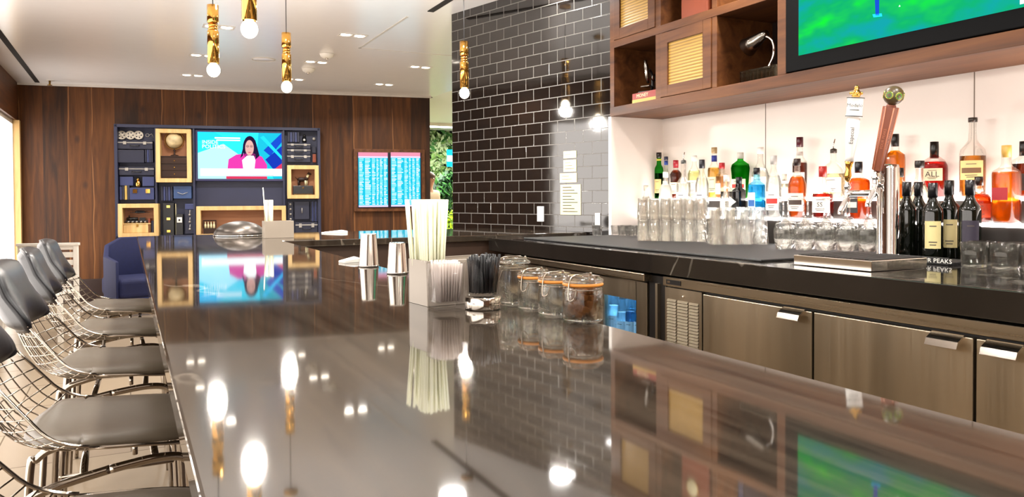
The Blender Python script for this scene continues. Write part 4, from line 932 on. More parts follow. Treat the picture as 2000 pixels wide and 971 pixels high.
def case_(label, q0, q1, m='navy2', horiz=True):
    t, w_, h_, D = item('suitcase', label, 'suitcase', q0, q1, m, .09, 'navy suitcases on the display wall')
    MB().box((-w_/2, -D-.006, h_*.72), (w_/2, -D, h_*.82), sm_).obj('trim_strip', t)
    for s in (-.28, .28): MB().box((w_*s-.018, -D-.014, h_*.55), (w_*s+.018, -D-.005, h_*.9), sm_).obj('clasp', t)
    MB().tube(smooth_path([(-.05, -D, h_*.45), (-.045, -D-.02, h_*.38), (.045, -D-.02, h_*.38), (.05, -D, h_*.45)], 3), .006, 'black', 6).obj('handle', t)
case_('navy suitcase with a silver strip below the three reels', (233, 276), (302, 293))
case_('navy suitcase with silver strip below the plain dark crate', (237, 327), (305, 343))
case_('small navy suitcase with silver strip at upper right, topmost', (561, 281), (606, 292)); case_('small navy suitcase second from top at upper right', (561, 292), (606, 303)); case_('small navy suitcase at upper right, lowest above the dog', (561, 303), (606, 318))
item('wooden_crate', 'plain dark navy crate beneath the top left suitcase', 'crate', (233, 294), (286, 319), 'navy2', .1)
for k in range(4): item('book', 'dark navy book upright right of the crate, number '+('one', 'two', 'three', 'four')[k]+' from the crate', 'book', (287+k*4, 294), (290.6+k*4, 318), ('navy2', 'navy3', 'navy', 'navy2')[k], .09, 'navy books right of the crate', .002)
t, w_, h_, D = item('trunk', 'navy trunk with two brass locks under the owl figure', 'trunk', (258, 367), (305, 390), 'navy3', .1)
for s in (-.28, .25): MB().box((w_*s-.025, -D-.012, h_*.55), (w_*s+.025, -D, h_*.88), 'brass').obj('lock', t)
for k in range(4): item('book', 'navy book upright left of the brass-locked trunk, '+('outermost', 'second from outside', 'third from outside', 'touching the trunk')[k], 'book', (238+k*5, 365-k), (242.5+k*5, 390), ('navy3', 'navy2', 'yellow', 'navy')[k], .085, 'books left of the trunk', .002)
item('drawer_box', 'flat navy box left of the owl figure', 'box', (238, 346), (264, 363), 'navy3', .08); item('drawer_box', 'navy box with silver knob right of the owl figure', 'box', (282, 346), (305, 364), 'navy3', .08)
u, z = W(273, 366); t = thing('owl_figure', 'pale brass owl figure standing on the navy trunk', 'figurine', WM @ Vector((u, -.10, z)), wang)
MB().lathe([(.0001, 0), (.032, 0), (.036, .03), (.03, .075), (.018, .085), (.0001, .085)], 'brass', 16).ball((0, 0, .102), .022, 'brass', 14).obj('body', t)
MB().ball((-.008, -.019, .106), .006, 'ink', 8).ball((.008, -.019, .106), .006, 'ink', 8).obj('eye', t)
for k in range(5): item('book', 'navy book upright under the globe box, '+('first', 'second', 'third', 'fourth', 'fifth')[k]+' from its left end', 'book', (318+k*4.6, 365), (322+k*4.6, 392), ('navy2', 'navy3', 'navy', 'navy3', 'navy2')[k], .09, 'books under the globe box', .002)
t, w_, h_, D = item('drawer_box', 'mid-blue box with silver handle below the globe box', 'box', (342, 364), (377, 388), mat('blue_box', '2a4470', .45), .09)
MB().tube(smooth_path([(-.06, -D, h_*.5), (-.03, -D-.015, h_*.42), (0, -D-.01, h_*.36), (.03, -D-.015, h_*.42), (.06, -D, h_*.5)], 3), .004, sm_, 6).obj('handle', t)
t, w_, h_, D = item('tall_trunk', 'tall black trunk with brass clasps below the navy books', 'trunk', (322, 397), (344, 459), 'black', .11)
for k in range(3): MB().box((-.02, -D-.01, h_*(.1+.38*k)), (.02, -D, h_*(.1+.38*k)+.03), 'brass').obj('clasp', t)
t, w_, h_, D = item('box_camera', 'black box camera with silver viewfinder in the lower middle cubby', 'camera', (347, 418), (361, 458), 'black', .1)
MB().box((-.03, -D-.01, h_*.6), (.03, -D, h_*.85), 'paper_w').lathe([(.0001, 0), (.012, 0), (.012, .014), (.0001, .014)], 'black', 12, tr(0, -D-.008, h_*.72) @ rotx(PI/2)).obj('viewfinder', t)
item('yellow_ruler', 'thin yellow ruler upright beside the tall black trunk', 'ruler', (345, 398), (346.6, 459), 'paper', .07, bev=.001)
t, w_, h_, D = item('instrument_case', 'open dark case with silver instrument fittings, lower middle cubby', 'case', (364, 410), (383, 456), 'navy2', .09)
for k in range(3): MB().lathe([(.0001, 0), (.016, 0), (.01, .01), (.0001, .012)], sm_, 12, tr(0, -D, h_*(.2+.3*k)) @ rotx(PI/2)).tube([(0, -D-.005, h_*(.2+.3*k)), (.004, -D-.008, h_*(.2+.3*k)+.06)], .005, sm_, 6).obj('fitting', t)
item('drawer_box', 'flat navy box on top of the instrument case', 'box', (364, 398), (382, 409), 'navy3', .09)
# upper right cubby
for k in range(5): item('book', 'navy book upright in the top right cubby, '+('first', 'second', 'third', 'fourth', 'fifth')[k]+' from the television', 'book', (562+k*4.6, 260), (566+k*4.6, 279), ('navy2', 'navy3', 'navy', 'navy3', 'navy2')[k], .09, 'books in the top right cubby', .002)
u, z = W(594, 279); t = thing('penguin_figure', 'small black and white figure in the top right cubby', 'figurine', WM @ Vector((u, -.09, z)), wang)
MB().lathe([(.0001, 0), (.026, 0), (.03, .03), (.024, .07), (.0001, .075)], 'black', 14).ball((0, 0, .085), .02, 'black', 12).ball((0, -.016, .03), .018, 'paper_w', 12).obj('body', t)
u, z = W(613, 272); t = thing('dial_clock', 'little silver dial right of the small figure', 'clock', WM @ Vector((u, -.052, z)), wang)
MB().lathe([(.0001, .02), (.018, .02), (.022, .012), (.022, 0), (.0001, 0)], sm_, 16, rotx(PI/2)).obj('dial', t)
t, w_, h_, D = item('bottle_case', 'narrow upright case with a brown panel beside the small suitcases', 'case', (610, 302), (617, 318), 'orange', .08)
t, w_, h_, D = item('round_canteen', 'round dark canteen above the narrow brown case', 'canteen', (609, 287), (617, 300), 'navy2', .05)
# lower right cubby
t, w_, h_, D = item('violin_case', 'large dark case with a silver handle below the dog box', 'case', (575, 394), (604, 428), 'navy2', .1)
MB().tube([(0, -D-.012, h_*.35), (0, -D-.012, h_*.65)], .006, sm_, 6).obj('handle', t)
for k in range(5): item('book', 'dark book upright in the lower right cubby, '+('first', 'second', 'third', 'fourth', 'fifth')[k]+' from the large case', 'book', (606+k*2.9, 394), (608.5+k*2.9, 432), ('navy2', 'navy3', 'navy', 'navy3', 'navy2')[k], .09, 'books in the lower right cubby', .001)
case_('navy suitcase lying at the bottom of the lower right cubby', (577, 434), (620, 455))
t, w_, h_, D = item('flask_set', 'column of small silver flasks left of the large case', 'flask set', (562, 394), (573, 432), 'navy2', .07)
for k in range(4): MB().lathe([(.0001, 0), (.014, 0), (.014, .01), (.0001, .012)], sm_, 12, tr(0, -D, h_*(.12+.25*k)) @ rotx(PI/2)).obj('flask', t)

# news television
(a, z1), (b, z0) = W(388, 259), W(551, 350)
ntv = thing('television', 'wall television showing a news presenter in pink', 'television', WM @ Vector((a, -.05, z0)), wang, 'televisions')
w_, h_ = b-a, z1-z0
MB().box((-.03, -.075, -.03), (w_+.03, 0, h_+.03), mat('blue_black_bezel', '10104a', .3)).obj('housing', ntv, bev=.004)
Y0 = -.0765
def scr(mb, pts, m, k=0): mb.add([(x*w_, Y0-.0008*k, y*h_) for x, y in pts], [tuple(range(len(pts)))], m)
s_ = MB(); scr(s_, [(0, 0), (1, 0), (1, 1), (0, 1)], ms['cyan'])
scr(s_, [(.0, 0), (.35, 0), (.5, .5), (.3, .75), (.0, .55)], ms['paleblue'], 1); scr(s_, [(.0, .8), (.3, .9), (.2, 1), (0, 1)], ms['sky'], 1)
scr(s_, [(.72, 1), (1, 1), (1, .0), (.9, .0), (.70, .6)], ms['teal'], 1); scr(s_, [(.8, .42), (1, .72), (1, .3), (.9, .2)], ms['dblue'], 2); scr(s_, [(.74, .9), (.78, .94), (1, .5), (1, .42)], ms['sky'], 3); scr(s_, [(.78, .62), (1, 1), (1, .8), (.86, .5)], ms['blue'], 2)
scr(s_, [(.9, .2), (1, .34), (1, .1), (.86, .1)], ms['red'], 3)
s_.obj('screen', ntv)
def ell(cx, cy, rx, ry, n=20): return [(cx+rx*math.cos(2*PI*i/n), cy+ry*math.sin(2*PI*i/n)) for i in range(n)]
s_ = MB()
scr(s_, [(.34, .12), (.36, .42), (.45, .52), (.56, .55), (.66, .55), (.76, .48), (.82, .3), (.82, .12)], ms['pink'], 4)
scr(s_, ell(.615, .66, .085, .27), ms['hairs'], 4); scr(s_, [(.5, .45), (.56, .85), (.53, .5)], ms['hairs'], 5); scr(s_, [(.68, .85), (.73, .5), (.68, .42)], ms['hairs'], 5)
scr(s_, [(.54, .12), (.52, .4), (.58, .5), (.66, .5), (.68, .4), (.66, .12)], ms['white'], 5)
scr(s_, ell(.61, .67, .052, .17), ms['skin'], 6)
scr(s_, ell(.587, .705, .017, .024), ms['hairs'], 7); scr(s_, ell(.587, .705, .013, .018), ms['skin'], 8); scr(s_, ell(.633, .705, .017, .024), ms['hairs'], 7); scr(s_, ell(.633, .705, .013, .018), ms['skin'], 8); scr(s_, ell(.587, .703, .005, .009), ms['hairs'], 9); scr(s_, ell(.633, .703, .005, .009), ms['hairs'], 9); scr(s_, [(.59, .58), (.632, .58), (.62, .565), (.60, .565)], ms['red'], 7)
tag(s_.obj('screen_presenter', ntv), 'dark-haired presenter in pink on the screen')
s_ = MB(); scr(s_, [(.03, .06), (1, .06), (1, .22), (.03, .22)], ms['white'], 8); scr(s_, [(.33, .0), (.82, .0), (.82, .055), (.33, .055)], ms['red'], 8); scr(s_, [(.2, .86), (.5, .86), (.5, .89), (.2, .89)], ms['white'], 8); scr(s_, [(.22, .815), (.5, .815), (.5, .84), (.22, .84)], ms['white'], 8); scr(s_, [(.06, .075), (.9, .075), (.9, .082), (.06, .082)], ms['hairs'], 9)
text_mb(s_, 'INSIDE', h_*.11, ms['white'], tr(w_*.05, Y0-.008, h_*.78) @ rotx(PI/2), align='LEFT'); text_mb(s_, 'POLITICS', h_*.115, ms['white'], tr(w_*.05, Y0-.008, h_*.685) @ rotx(PI/2), align='LEFT')
s_.obj('screen_caption', ntv)
# flight screens
(a, z1), (b, z0) = W(690, 291), W(829, 412)
fs_ = thing('flight_information_display', 'pair of tall blue flight information screens on the walnut wall', 'information screen', WM @ Vector((a, 0, z0)), wang)
w_, h_ = b-a, z1-z0
MB().box((0, -.05, 0), (w_, -.001, h_), 'walnut_plain').box((.05, -.06, .05), (w_-.05, -.05, h_-.05), mat('purple_black_bezel', '1a0e24', .3)).obj('frame', fs_, bev=.003)
for side, (q0, q1) in enumerate((((699, 298), (757, 404)), ((762, 298), (820, 403)))):
    (xa, za), (xb, zb) = W(*q0), W(*q1); xa -= a; xb -= a; za -= z0; zb -= z0; wv = xb-xa; hv = za-zb
    s_ = MB(); s_.box((xa, -.062, zb), (xb, -.0605, za), ms['teal'])
    s_.box((xa, -.0632, za-hv*.07), (xb, -.062, za), ms['rose']).box((xa, -.0632, za-hv*.10), (xb, -.062, za-hv*.07), ms['lav']).box((xa, -.0632, zb), (xb, -.062, zb+hv*.03), ms['lav'])
    for k in range(34):
        zz = zb+hv*(.045+k*.0252); x = xa+wv*.03
        for cw in (.16, .2, .12, .08, .1, .12):
            ww = wv*cw*random.uniform(.55, 1.0)
            s_.box((x, -.0634, zz), (x+ww, -.062, zz+hv*.012), ms['white'] if random.random() < .45 else ms['paleblue']); x += wv*(cw+.035)
    s_.obj('screen', fs_)

# ================================================================ CORRIDOR VIEW
random.seed(3)
lw_ = MB().box((4.0, 15.12, .35), (8.6, 15.2, CEIL), 'soil')
def leafs(mb, n, x0, x1, y, z0, z1, ms_, s=.09, dy=.12):
    for _ in range(n):
        x, z = random.uniform(x0, x1), random.uniform(z0, z1); T = tr(x, y-random.random()*dy, z) @ rotz(random.uniform(-1, 1)) @ rotx(random.uniform(-.9, .5)) @ roty(random.uniform(0, 6.28))
        r = s*random.uniform(.6, 1.3)
        mb.add([(0, 0, -r), (r*.45, -.01, -r*.2), (0, .012, r), (-r*.45, -.01, -r*.2)], [(0, 1, 2), (0, 2, 3)], random.choice(ms_), False, T)
leafs(lw_, 1500, 4.2, 6.6, 15.1, 1.55, 2.72, ['leaf_a', 'leaf_e', 'leaf_e', 'leaf_b']); leafs(lw_, 1500, 4.2, 6.6, 15.1, .9, 1.9, ['leaf_a', 'leaf_b', 'leaf_a', 'leaf_c']); leafs(lw_, 900, 4.2, 6.6, 15.08, .6, 1.05, ['leaf_d', 'leaf_a', 'leaf_d']); leafs(lw_, 1200, 6.6, 8.6, 15.1, .5, 2.7, ['leaf_a', 'leaf_b'])
tag(lw_.obj('living_wall'), 'green living plant wall seen past the end of the walnut wall', 'plant wall', kind='stuff')
def at_y(px, py, y): d = ray(px, py); return EYE+d*(y/d.y)
p = at_y(872, 400, 13.6); t = thing('potted_shrub', 'dark leafy shrub in front of the living wall', 'shrub', (p.x+.15, 13.6, 0))
mb = MB(); random.seed(5)
for _ in range(900):
    a = random.uniform(0, 6.28); ph = random.uniform(-1.2, 1.5); R = random.uniform(.15, .42)
    T = tr(R*math.cos(a)*math.cos(ph), R*math.sin(a)*math.cos(ph), 1.42+R*math.sin(ph)) @ rotz(a) @ rotx(random.uniform(-1, 1)) @ roty(random.uniform(0, 6))
    r = .07; mb.add([(0, 0, -r), (r*.5, 0, 0), (0, 0, r), (-r*.5, 0, 0)], [(0, 1, 2, 3)], random.choice(['leaf_c', 'leaf_c', 'leaf_b']), False, T)
tag(mb.obj('foliage', t), kind='stuff'); MB().tube([(0, 0, .4), (.02, 0, .8), (0, .02, 1.4)], .02, dkw, 8).obj('stem', t); MB().lathe([(.0001, 0), (.17, 0), (.22, .42), (.2, .42), (.18, .38), (.0001, .38)], 'white', 24).obj('pot', t)
p0 = at_y(873, 292, 14.2); p1 = at_y(895, 326, 14.2)
t = thing('hanging_sign', 'blue and white hanging sign in front of the plant wall', 'sign', (p0.x, 14.2, 0))
s_ = MB(); hh = p0.z-p1.z; s_.box((0, 0, p1.z), (.62, .02, p0.z), ms['sky']); s_.box((0, -.003, p1.z+hh*.3), (.62, 0, p1.z+hh*.66), ms['white']); s_.obj('panel', t)
MB().tube([(.15, .01, p0.z), (.15, .01, CEIL-.002)], .006, 'black', 6).tube([(.5, .01, p0.z), (.5, .01, CEIL-.002)], .006, 'black', 6).obj('hanger', t)
lf = thing('linear_ceiling_light', 'long bright ceiling strip light over the plant wall', 'ceiling light', (0, 0, 0))
MB().box((3.95, 13.6, CEIL-.06), (8.6, 13.85, CEIL-.001), 'white').obj('housing', lf); MB().box((4.0, 13.62, CEIL-.07), (8.5, 13.83, CEIL-.061), emis('strip_lens', 'f4fff0', 6)).obj('diffuser', lf)
# person half hidden by the walnut wall end
def person(loc, rz, label):
    t = thing('person', label, 'person', loc, rz)
    def skin(name, verts, edges, radii, m, root=0, parent=t):
        me = bpy.data.meshes.new(name); me.from_pydata(verts, edges, []); o = bpy.data.objects.new(name, me); COL.objects.link(o); o.parent = parent
        me.materials.append(M[m]); sk = o.modifiers.new('skin', 'SKIN'); sk.use_smooth_shade = True
        for i, r in enumerate(radii):
            me.skin_vertices[0].data[i].radius = (r, r) if not isinstance(r, tuple) else r
            me.skin_vertices[0].data[i].use_root = (i == root)
        s = o.modifiers.new('sub', 'SUBSURF'); s.levels = 2; s.render_levels = 2; return o
    v = [(0,0,.95),(0,0,1.15),(0,0,1.36),(0,0,1.44),(0,0,1.50),(0,-.01,1.59),(0,-.01,1.66),
         (-.17,0,1.38),(-.22,.02,1.12),(-.21,-.08,.90),(-.2,-.1,.83),(.17,0,1.38),(.22,.02,1.12),(.21,-.08,.90),(.2,-.1,.83),
         (-.09,0,.9),(-.10,-.01,.5),(-.10,.02,.09),(-.10,-.12,.04),(.09,0,.9),(.10,.02,.5),(.10,.05,.09),(.10,-.09,.04)]
    e = [(0,1),(1,2),(2,3),(3,4),(4,5),(5,6),(2,7),(7,8),(8,9),(9,10),(2,11),(11,12),(12,13),(13,14),(0,15),(15,16),(16,17),(17,18),(0,19),(19,20),(20,21),(21,22)]
    r = [(.14,.1),(.13,.09),(.15,.1),.055,.055,(.078,.09),(.07,.08),.055,.042,.033,.03,.055,.042,.033,.03,.085,.055,.042,.035,.085,.055,.042,.035]
    b = skin('body', v, e, r, 'skin')
    s = MB(); s.ball((0, 0, 1.635), .096, 'hair', 18, None, (.95, 1.08, 1.05)); s.box((-.001, -.001, 1.6), (.001, .001, 1.601), 'hair'); s.v = [Vector((p.x, max(p.y, -.05) if p.z < 1.645 else p.y, p.z)) for p in s.v]; s.obj('hair', t)
    skin('shirt', [(0,0,.98),(0,0,1.15),(0,0,1.36),(0,0,1.455),(-.17,0,1.385),(-.22,.02,1.13),(-.213,-.07,.93),(.17,0,1.385),(.22,.02,1.13),(.213,-.07,.93)], [(0,1),(1,2),(2,3),(2,4),(4,5),(5,6),(2,7),(7,8),(8,9)], [(.155,.115),(.145,.105),(.175,.118),(.078,.075),.074,.055,.042,.068,.055,.042], 'shirt')
    skin('trousers', [(0,0,.97),(-.09,0,.88),(-.10,-.01,.5),(-.10,.02,.1),(.09,0,.88),(.10,.02,.5),(.10,.05,.1)], [(0,1),(1,2),(2,3),(0,4),(4,5),(5,6)], [(.16,.12),.1,.072,.06,.1,.072,.06], 'trousers')
    f = MB(); f.ball((-.03, -.095, 1.625), .009, 'ink', 8).ball((.03, -.095, 1.625), .009, 'ink', 8).ball((0, -.105, 1.60), .013, 'skin', 8, None, (.8, 1, 1.3)).box((-.022, -.098, 1.567), (.022, -.09, 1.572), 'red'); f.obj('face', t)
    for s in (-1, 1):
        h = MB(); hx = .2*s; h.ball((hx, -.1, .79), .03, 'skin', 12, None, (.5, .8, 1.3))
        for k in range(4): h.tube([(hx, -.125+k*.016, .765), (hx-.004*s, -.13+k*.017, .735), (hx-.014*s, -.13+k*.017, .70-.006*(k in (1, 2)))], [.009, .0085, .006], 'skin', 8)
        h.tube([(hx, -.12, .80), (hx-.01*s, -.145, .775), (hx-.012*s, -.15, .75)], [.01, .009, .007], 'skin', 8); h.obj('hand', t)
    return t
p = at_y(839, 400, 11.5); person((p.x, 11.5, 0), .5, 'person in tan top and dark trousers half hidden behind the walnut wall')

# ================================================================ BAR TOP OBJECTS
def onbar(px, py): return onz(px, py, BZ)
# straw caddy (near) and its straws
cd = thing('straw_caddy', 'frosted acrylic straw caddy behind the clear stick cup', 'straw caddy', (.543, 1.452, BZ+.0005), rz=.11, group='straw caddies')
def caddy_mesh(w, d, h, t, part):
    m = MB(); e = .0025
    m.box((0, 0, 0), (w, e, h), 'acrylic').box((0, d-e, 0), (w, d, h), 'acrylic').box((0, e, 0), (e, d-e, h), 'acrylic').box((w-e, e, 0), (w, d-e, h), 'acrylic').box((e, e, 0), (w-e, d-e, e), 'acrylic')
    m.obj('holder', t, bev=.0008); MB().box((part, e, e), (part+e, d-e, h-.004), 'acrylic').obj('divider', t)
caddy_mesh(.155, .093, .093, cd, .046)
CR = rotz(.11)
random.seed(11)
straw0 = None
def one_straw(name, L, r, m): return MB().tube([(0, 0, 0), (0, 0, L)], r, m, 7).obj(name)
def lean(o, base, top):
    d = Vector(top)-Vector(base); o.location = base; o.rotation_mode = 'QUATERNION'; o.rotation_quaternion = Vector((0, 0, 1)).rotation_difference(d.normalized())
for i in range(72):
    bx, by = random.uniform(.007, .041), random.uniform(.010, .083)
    tx_, ty_ = .024+(bx-.024)*1.7+random.uniform(-.003, .003), .0465+(by-.0465)*1.25+random.uniform(-.004, .004)
    o = one_straw('drinking_straw', .216, .0029, 'straw') if straw0 is None else straw0.copy()
    if straw0 is None: straw0 = o
    else: COL.objects.link(o)
    Lz = random.uniform(.205, .214); O_ = Vector((.543, 1.452, BZ)); lean(o, O_+CR @ Vector((bx, by, .0035)), O_+CR @ Vector((tx_, ty_, Lz)))
    tag(o, 'pale translucent drinking straw standing in the near frosted caddy', 'straw', 'straws in the near caddy')
cd2 = thing('straw_caddy', 'frosted acrylic straw caddy far along the bar beside the steel bowl', 'straw caddy', (.693, 4.49, BZ+.0005), group='straw caddies')
caddy_mesh(.163, .093, .098, cd2, .06)
for i in range(16):
    bx, by = random.uniform(.006, .05), random.uniform(.010, .083); o = straw0.copy(); COL.objects.link(o)
    lean(o, (.693+bx, 4.49+by, BZ+.0035), (.693+.004+bx*.95, 4.49+by, BZ+.214)); tag(o, 'pale drinking straw standing in the far caddy', 'straw', 'straws in the far caddy')
o = straw0.copy(); COL.objects.link(o); o.scale = (1, 1, 1.0); lean(o, (.70, 4.50, BZ+.075), (.688, 4.50, BZ+.29)); tag(o, 'single straw sticking out high above the far caddy', 'straw')

# stick cup: square clear acrylic
cup = thing('stick_cup', 'clear square cup packed with pale cocktail sticks', 'cup', (.563, 1.403, BZ+.0005), rz=.05)
prof = [(.0001, 0), (.031, 0), (.032, .003), (.034, .093), (.033, .094), (.031, .092), (.0285, .016), (.0001, .016)]
MB().shell(prof, 'acryl_clear', 32, sq=6).obj('holder', cup)
stk = None
for i in range(64):
    gx_, gy_ = (i % 8-3.5)*.0062, (i//8-3.5)*.0062
    o = MB().tube([(0, 0, 0), (0, 0, .078)], .0021, 'stick', 6).obj('cocktail_stick') if stk is None else stk.copy()
    if stk is None: stk = o
    else: COL.objects.link(o)
    b_ = Vector((.563+gx_*.85, 1.403+gy_*.85, BZ+.018)); lean(o, b_, b_+Vector((gx_*.22+random.uniform(-.0015, .0015), gy_*.22+random.uniform(-.0015, .0015), .078)))
    o.scale.z = random.uniform(.94, 1.03); tag(o, 'pale cocktail stick standing in the clear square cup', 'cocktail stick', 'cocktail sticks in the square cup')
# black straws cup
cup = thing('black_straw_cup', 'round clear cup on a steel base full of short black straws', 'cup', (.632, 1.378, BZ+.0005))
MB().lathe([(.0001, 0), (.0355, 0), (.0365, .002), (.0365, .023), (.035, .025), (.0001, .025)], 'pol_steel', 36).obj('steel_base', cup)
MB().shell([(.0001, .0255), (.033, .0255), (.036, .035), (.0365, .06), (.0345, .098), (.0335, .099), (.0325, .098), (.0345, .06), (.034, .037), (.031, .031), (.0001, .031)], 'acryl_clear', 36).obj('glass', cup)
bs = None; random.seed(4)
for i in range(70):
    rr, an = .031*math.sqrt((i+.5)/70), i*2.39996
    o = MB().tube([(0, 0, 0), (0, 0, .072)], .0027, 'blackstraw', 7).obj('cocktail_straw') if bs is None else bs.copy()
    if bs is None: bs = o
    else: COL.objects.link(o)
    b_ = Vector((.632+rr*math.cos(an)*.85, 1.378+rr*math.sin(an)*.85, BZ+.033)); tw = random.uniform(-.004, .004); lean(o, b_, b_+Vector((rr*math.cos(an)*.12-tw, rr*math.sin(an)*.12+tw, .072+random.uniform(-.004, .008))))
    o.scale.z = random.uniform(.93, 1.08); tag(o, 'short black cocktail straw standing in the round cup', 'straw', 'black straws in the round cup')

# clip-top jars
def jar(x, y, R, H, label, fill=None, square=False, open_=0, rz=.5):
    t = thing('clip_top_jar', label, 'jar', (x, y, BZ+.0005), rz, 'clip-top jars on the bar'); sq = 5 if square else 0
    hb = H*.80
    prof = [(.0001, 0), (R*.92, 0), (R, .004), (R, hb*.82), (R*.9, hb*.92), (R*.9, hb), (R*.9-.003, hb), (R*.9-.003, hb*.93), (R-.0035, hb*.8), (R-.0035, .006), (.0001, .006)]
    MB().shell(prof, 'clear_jar', 32, sq=sq).obj('jar_body', t)
    Tl = tr(0, 0, hb)
    if not square: MB().torus((0, 0, hb+.002), R*.93, .0032, 'gasket', 32, 8).obj('rubber_seal', t)
    MB().lathe([(.0001, .0055), (R*.8, .0055), (R*1.0, .0055), (R*1.02, .008), (R*1.0, .0115), (R*.86, .013), (R*.82, .0165), (.0001, .0165)], 'clear_jar', 32, Tl, sq=sq).obj('lid', t)
    w = MB(); w.torus((0, 0, hb*.9), R*.94, .0011, 'chrome_wire', 32, 6)
    w.tube(smooth_path([(-R*.94, -.006, hb*.9), (-R*1.14, -.006, hb*.7), (-R*1.2, 0, hb*.62), (-R*1.14, .006, hb*.7), (-R*1.0, .006, hb+.01), (-R*.6, .004, hb+.0185), (0, 0, hb+.019), (R*.6, -.002, hb+.0185), (R*1.02, -.004, hb+.006), (R*1.12, 0, hb+.010), (R*1.03, .006, hb+.018), (R*.95, .006, hb*.92)], 5), .0013, 'chrome_wire', 6)
    w.obj('wire_bail', t)
    if fill:
        random.seed(int(x*1000+y*77)); c = MB()
        for k in range(95):
            rr = (R-.0125)*math.sqrt(random.random()); an = random.random()*6.28; zz = .012+.0052*(k//11)
            s = .0062; c.cbox((0, 0, 0), (2*s, 2*s, 1.6*s), fill, tr(rr*math.cos(an), rr*math.sin(an), zz) @ rotz(an) @ rotx(random.uniform(-.5, .5)))
        tag(c.obj('sugar_fill', t, bev=.001), kind='stuff')
    return t
jar(.727, 1.155, .0365, .080, 'clip-top jar of brown cubes with orange seal, nearest of the jars', 'sugar')
jar(.722, 1.243, .0335, .077, 'clear clip-top jar with orange seal, just behind the brown-filled one')
jar(.722, 1.328, .0335, .077, 'clear clip-top jar with orange seal, farthest of the sealed ones')
jar(.724, 1.425, .030, .098, 'square clear clip-top jar standing behind the row of round ones', square=True, rz=0)

# steel tins, bowl, napkins
def tin(x, y, R, H, label):
    t = thing('shaker_tin', label, 'shaker', (x, y, BZ+.0005), 0, 'upturned shaker tins')
    MB().lathe([(R*1.0, 0), (R*1.03, .001), (R*1.03, .004), (R, .006), (R*.80, H-.003), (R*.77, H), (.0001, H)], 'pol_steel', 32).obj('cup', t)
    MB().torus((0, 0, .004), R*1.03, .0015, 'chrome').obj('rolled_rim', t)
tin(.700, 2.42, .0315, .108, 'polished steel shaker tin upside down on the bar edge, taller of two'); tin(.708, 2.15, .030, .092, 'polished steel shaker tin upside down, shorter and nearer')
p = onbar(460, 459); t = thing('steel_bowl', 'upturned satin steel bowl far along the bar left of the caddy', 'bowl', (p.x+.01, 4.93, BZ+.0005))
R = .152; prof = [(R, .004)]+[(R*math.cos(a*PI/2), .004+.086*math.sin(a*PI/2)) for a in [i/12 for i in range(1, 12)]]+[(.0001, .090)]
MB().lathe(prof, 'bowl_steel', 48).obj('shell', t); MB().torus((0, 0, .0045), R, .004, 'chrome', 48).obj('rolled_rim', t)
def napkin(x, y, rz, label, s=.06):
    t = thing('paper_napkin', label, 'napkin', (x, y, BZ+.0005), rz, 'paper napkins'); m = MB()
    for k in range(3): m.add([(-s, -s*.5, .001+k*.003), (s, -s*.5, .001+k*.006), (s*.9, s*.5, .002+k*.008), (-s, s*.5, .001+k*.003)], [(0, 1, 2, 3)], 'paper_w')
    m.add([(-s, -s*.5, 0), (s, -s*.5, 0), (s*.9, s*.5, 0), (-s, s*.5, 0), (-s, -s*.5, .007), (s, -s*.5, .013), (s*.9, s*.5, .018), (-s, s*.5, .007)], [(0, 1, 5, 4), (1, 2, 6, 5), (2, 3, 7, 6), (3, 0, 4, 7), (4, 5, 6, 7)], 'paper_w'); m.obj('sheet', t)
napkin(.69, 2.62, .4, 'folded white napkin left of the shaker tins', .035); p = onbar(680, 457); napkin(p.x-.05, 4.95, .2, 'folded white napkin on the far end of the bar', .075)

# ================================================================ TILED WALL DETAILS
TM = Matrix.Translation(TL) @ rotz(tang); TI = TM.inverted()
def Tq(px, py): q = TI @ onplane(px, py, TL, tn); return q.x, q.z
sgn = 1 if (TI.to_3x3() @ tn).y > 0 else -1
def sheet(q0, q1, label, lines=0):
    (a, z1), (b, z0) = Tq(*q0), Tq(*q1); t = thing('paper_notice', label, 'notice', TM @ Vector((a, sgn*.001, z0)), tang, 'paper notices on the tiled wall')
    w_, h_ = b-a, z1-z0; MB().box((0, 0 if sgn > 0 else -.002, 0), (w_, .002 if sgn > 0 else 0, h_), 'paper').obj('sheet', t)
    l_ = MB(); y = sgn*.0026
    for k in range(lines):
        zz = h_*(1-(k+1)/(lines+1)); l_.box((w_*.12, min(y, y+sgn*.0004), zz), (w_*(.55+.3*((k*7) % 3)/2), max(y, y+sgn*.0004), zz+h_*.018+.0008), 'ink')
    l_.obj('print', t)
sheet((1101, 296), (1126, 308), 'smallest cream notice, topmost on the tiled wall', 1); sheet((1101, 313), (1126, 335), 'cream notice second from the top on the tiled wall', 3)
sheet((1094, 339), (1127, 356), 'wide cream notice third from the top on the tiled wall', 2); sheet((1095, 361), (1135, 420), 'large cream printed notice, lowest on the tiled wall', 9)
for (q0, q1, lb) in (((1050, 403), (1063, 433), 'white wall outlet plate left of the notices'), ((1163, 416), (1173, 440), 'white wall outlet plate next to the bottle niche')):
    (a, z1), (b, z0) = Tq(*q0), Tq(*q1); t = thing('wall_outlet', lb, 'outlet', TM @ Vector(((a+b)/2, sgn*.0005, z0)), tang, 'wall outlets')
    w_, h_ = b-a, z1-z0; MB().box((-w_/2, 0 if sgn > 0 else -.006, 0), (w_/2, .006 if sgn > 0 else 0, h_), 'white_gloss').obj('cover_plate', t, bev=.002)
    for k in (.28, .72): MB().cbox((0, sgn*.007, h_*k), (w_*.4, .003, h_*.26), 'paper_w').obj('socket', t, bev=.001)

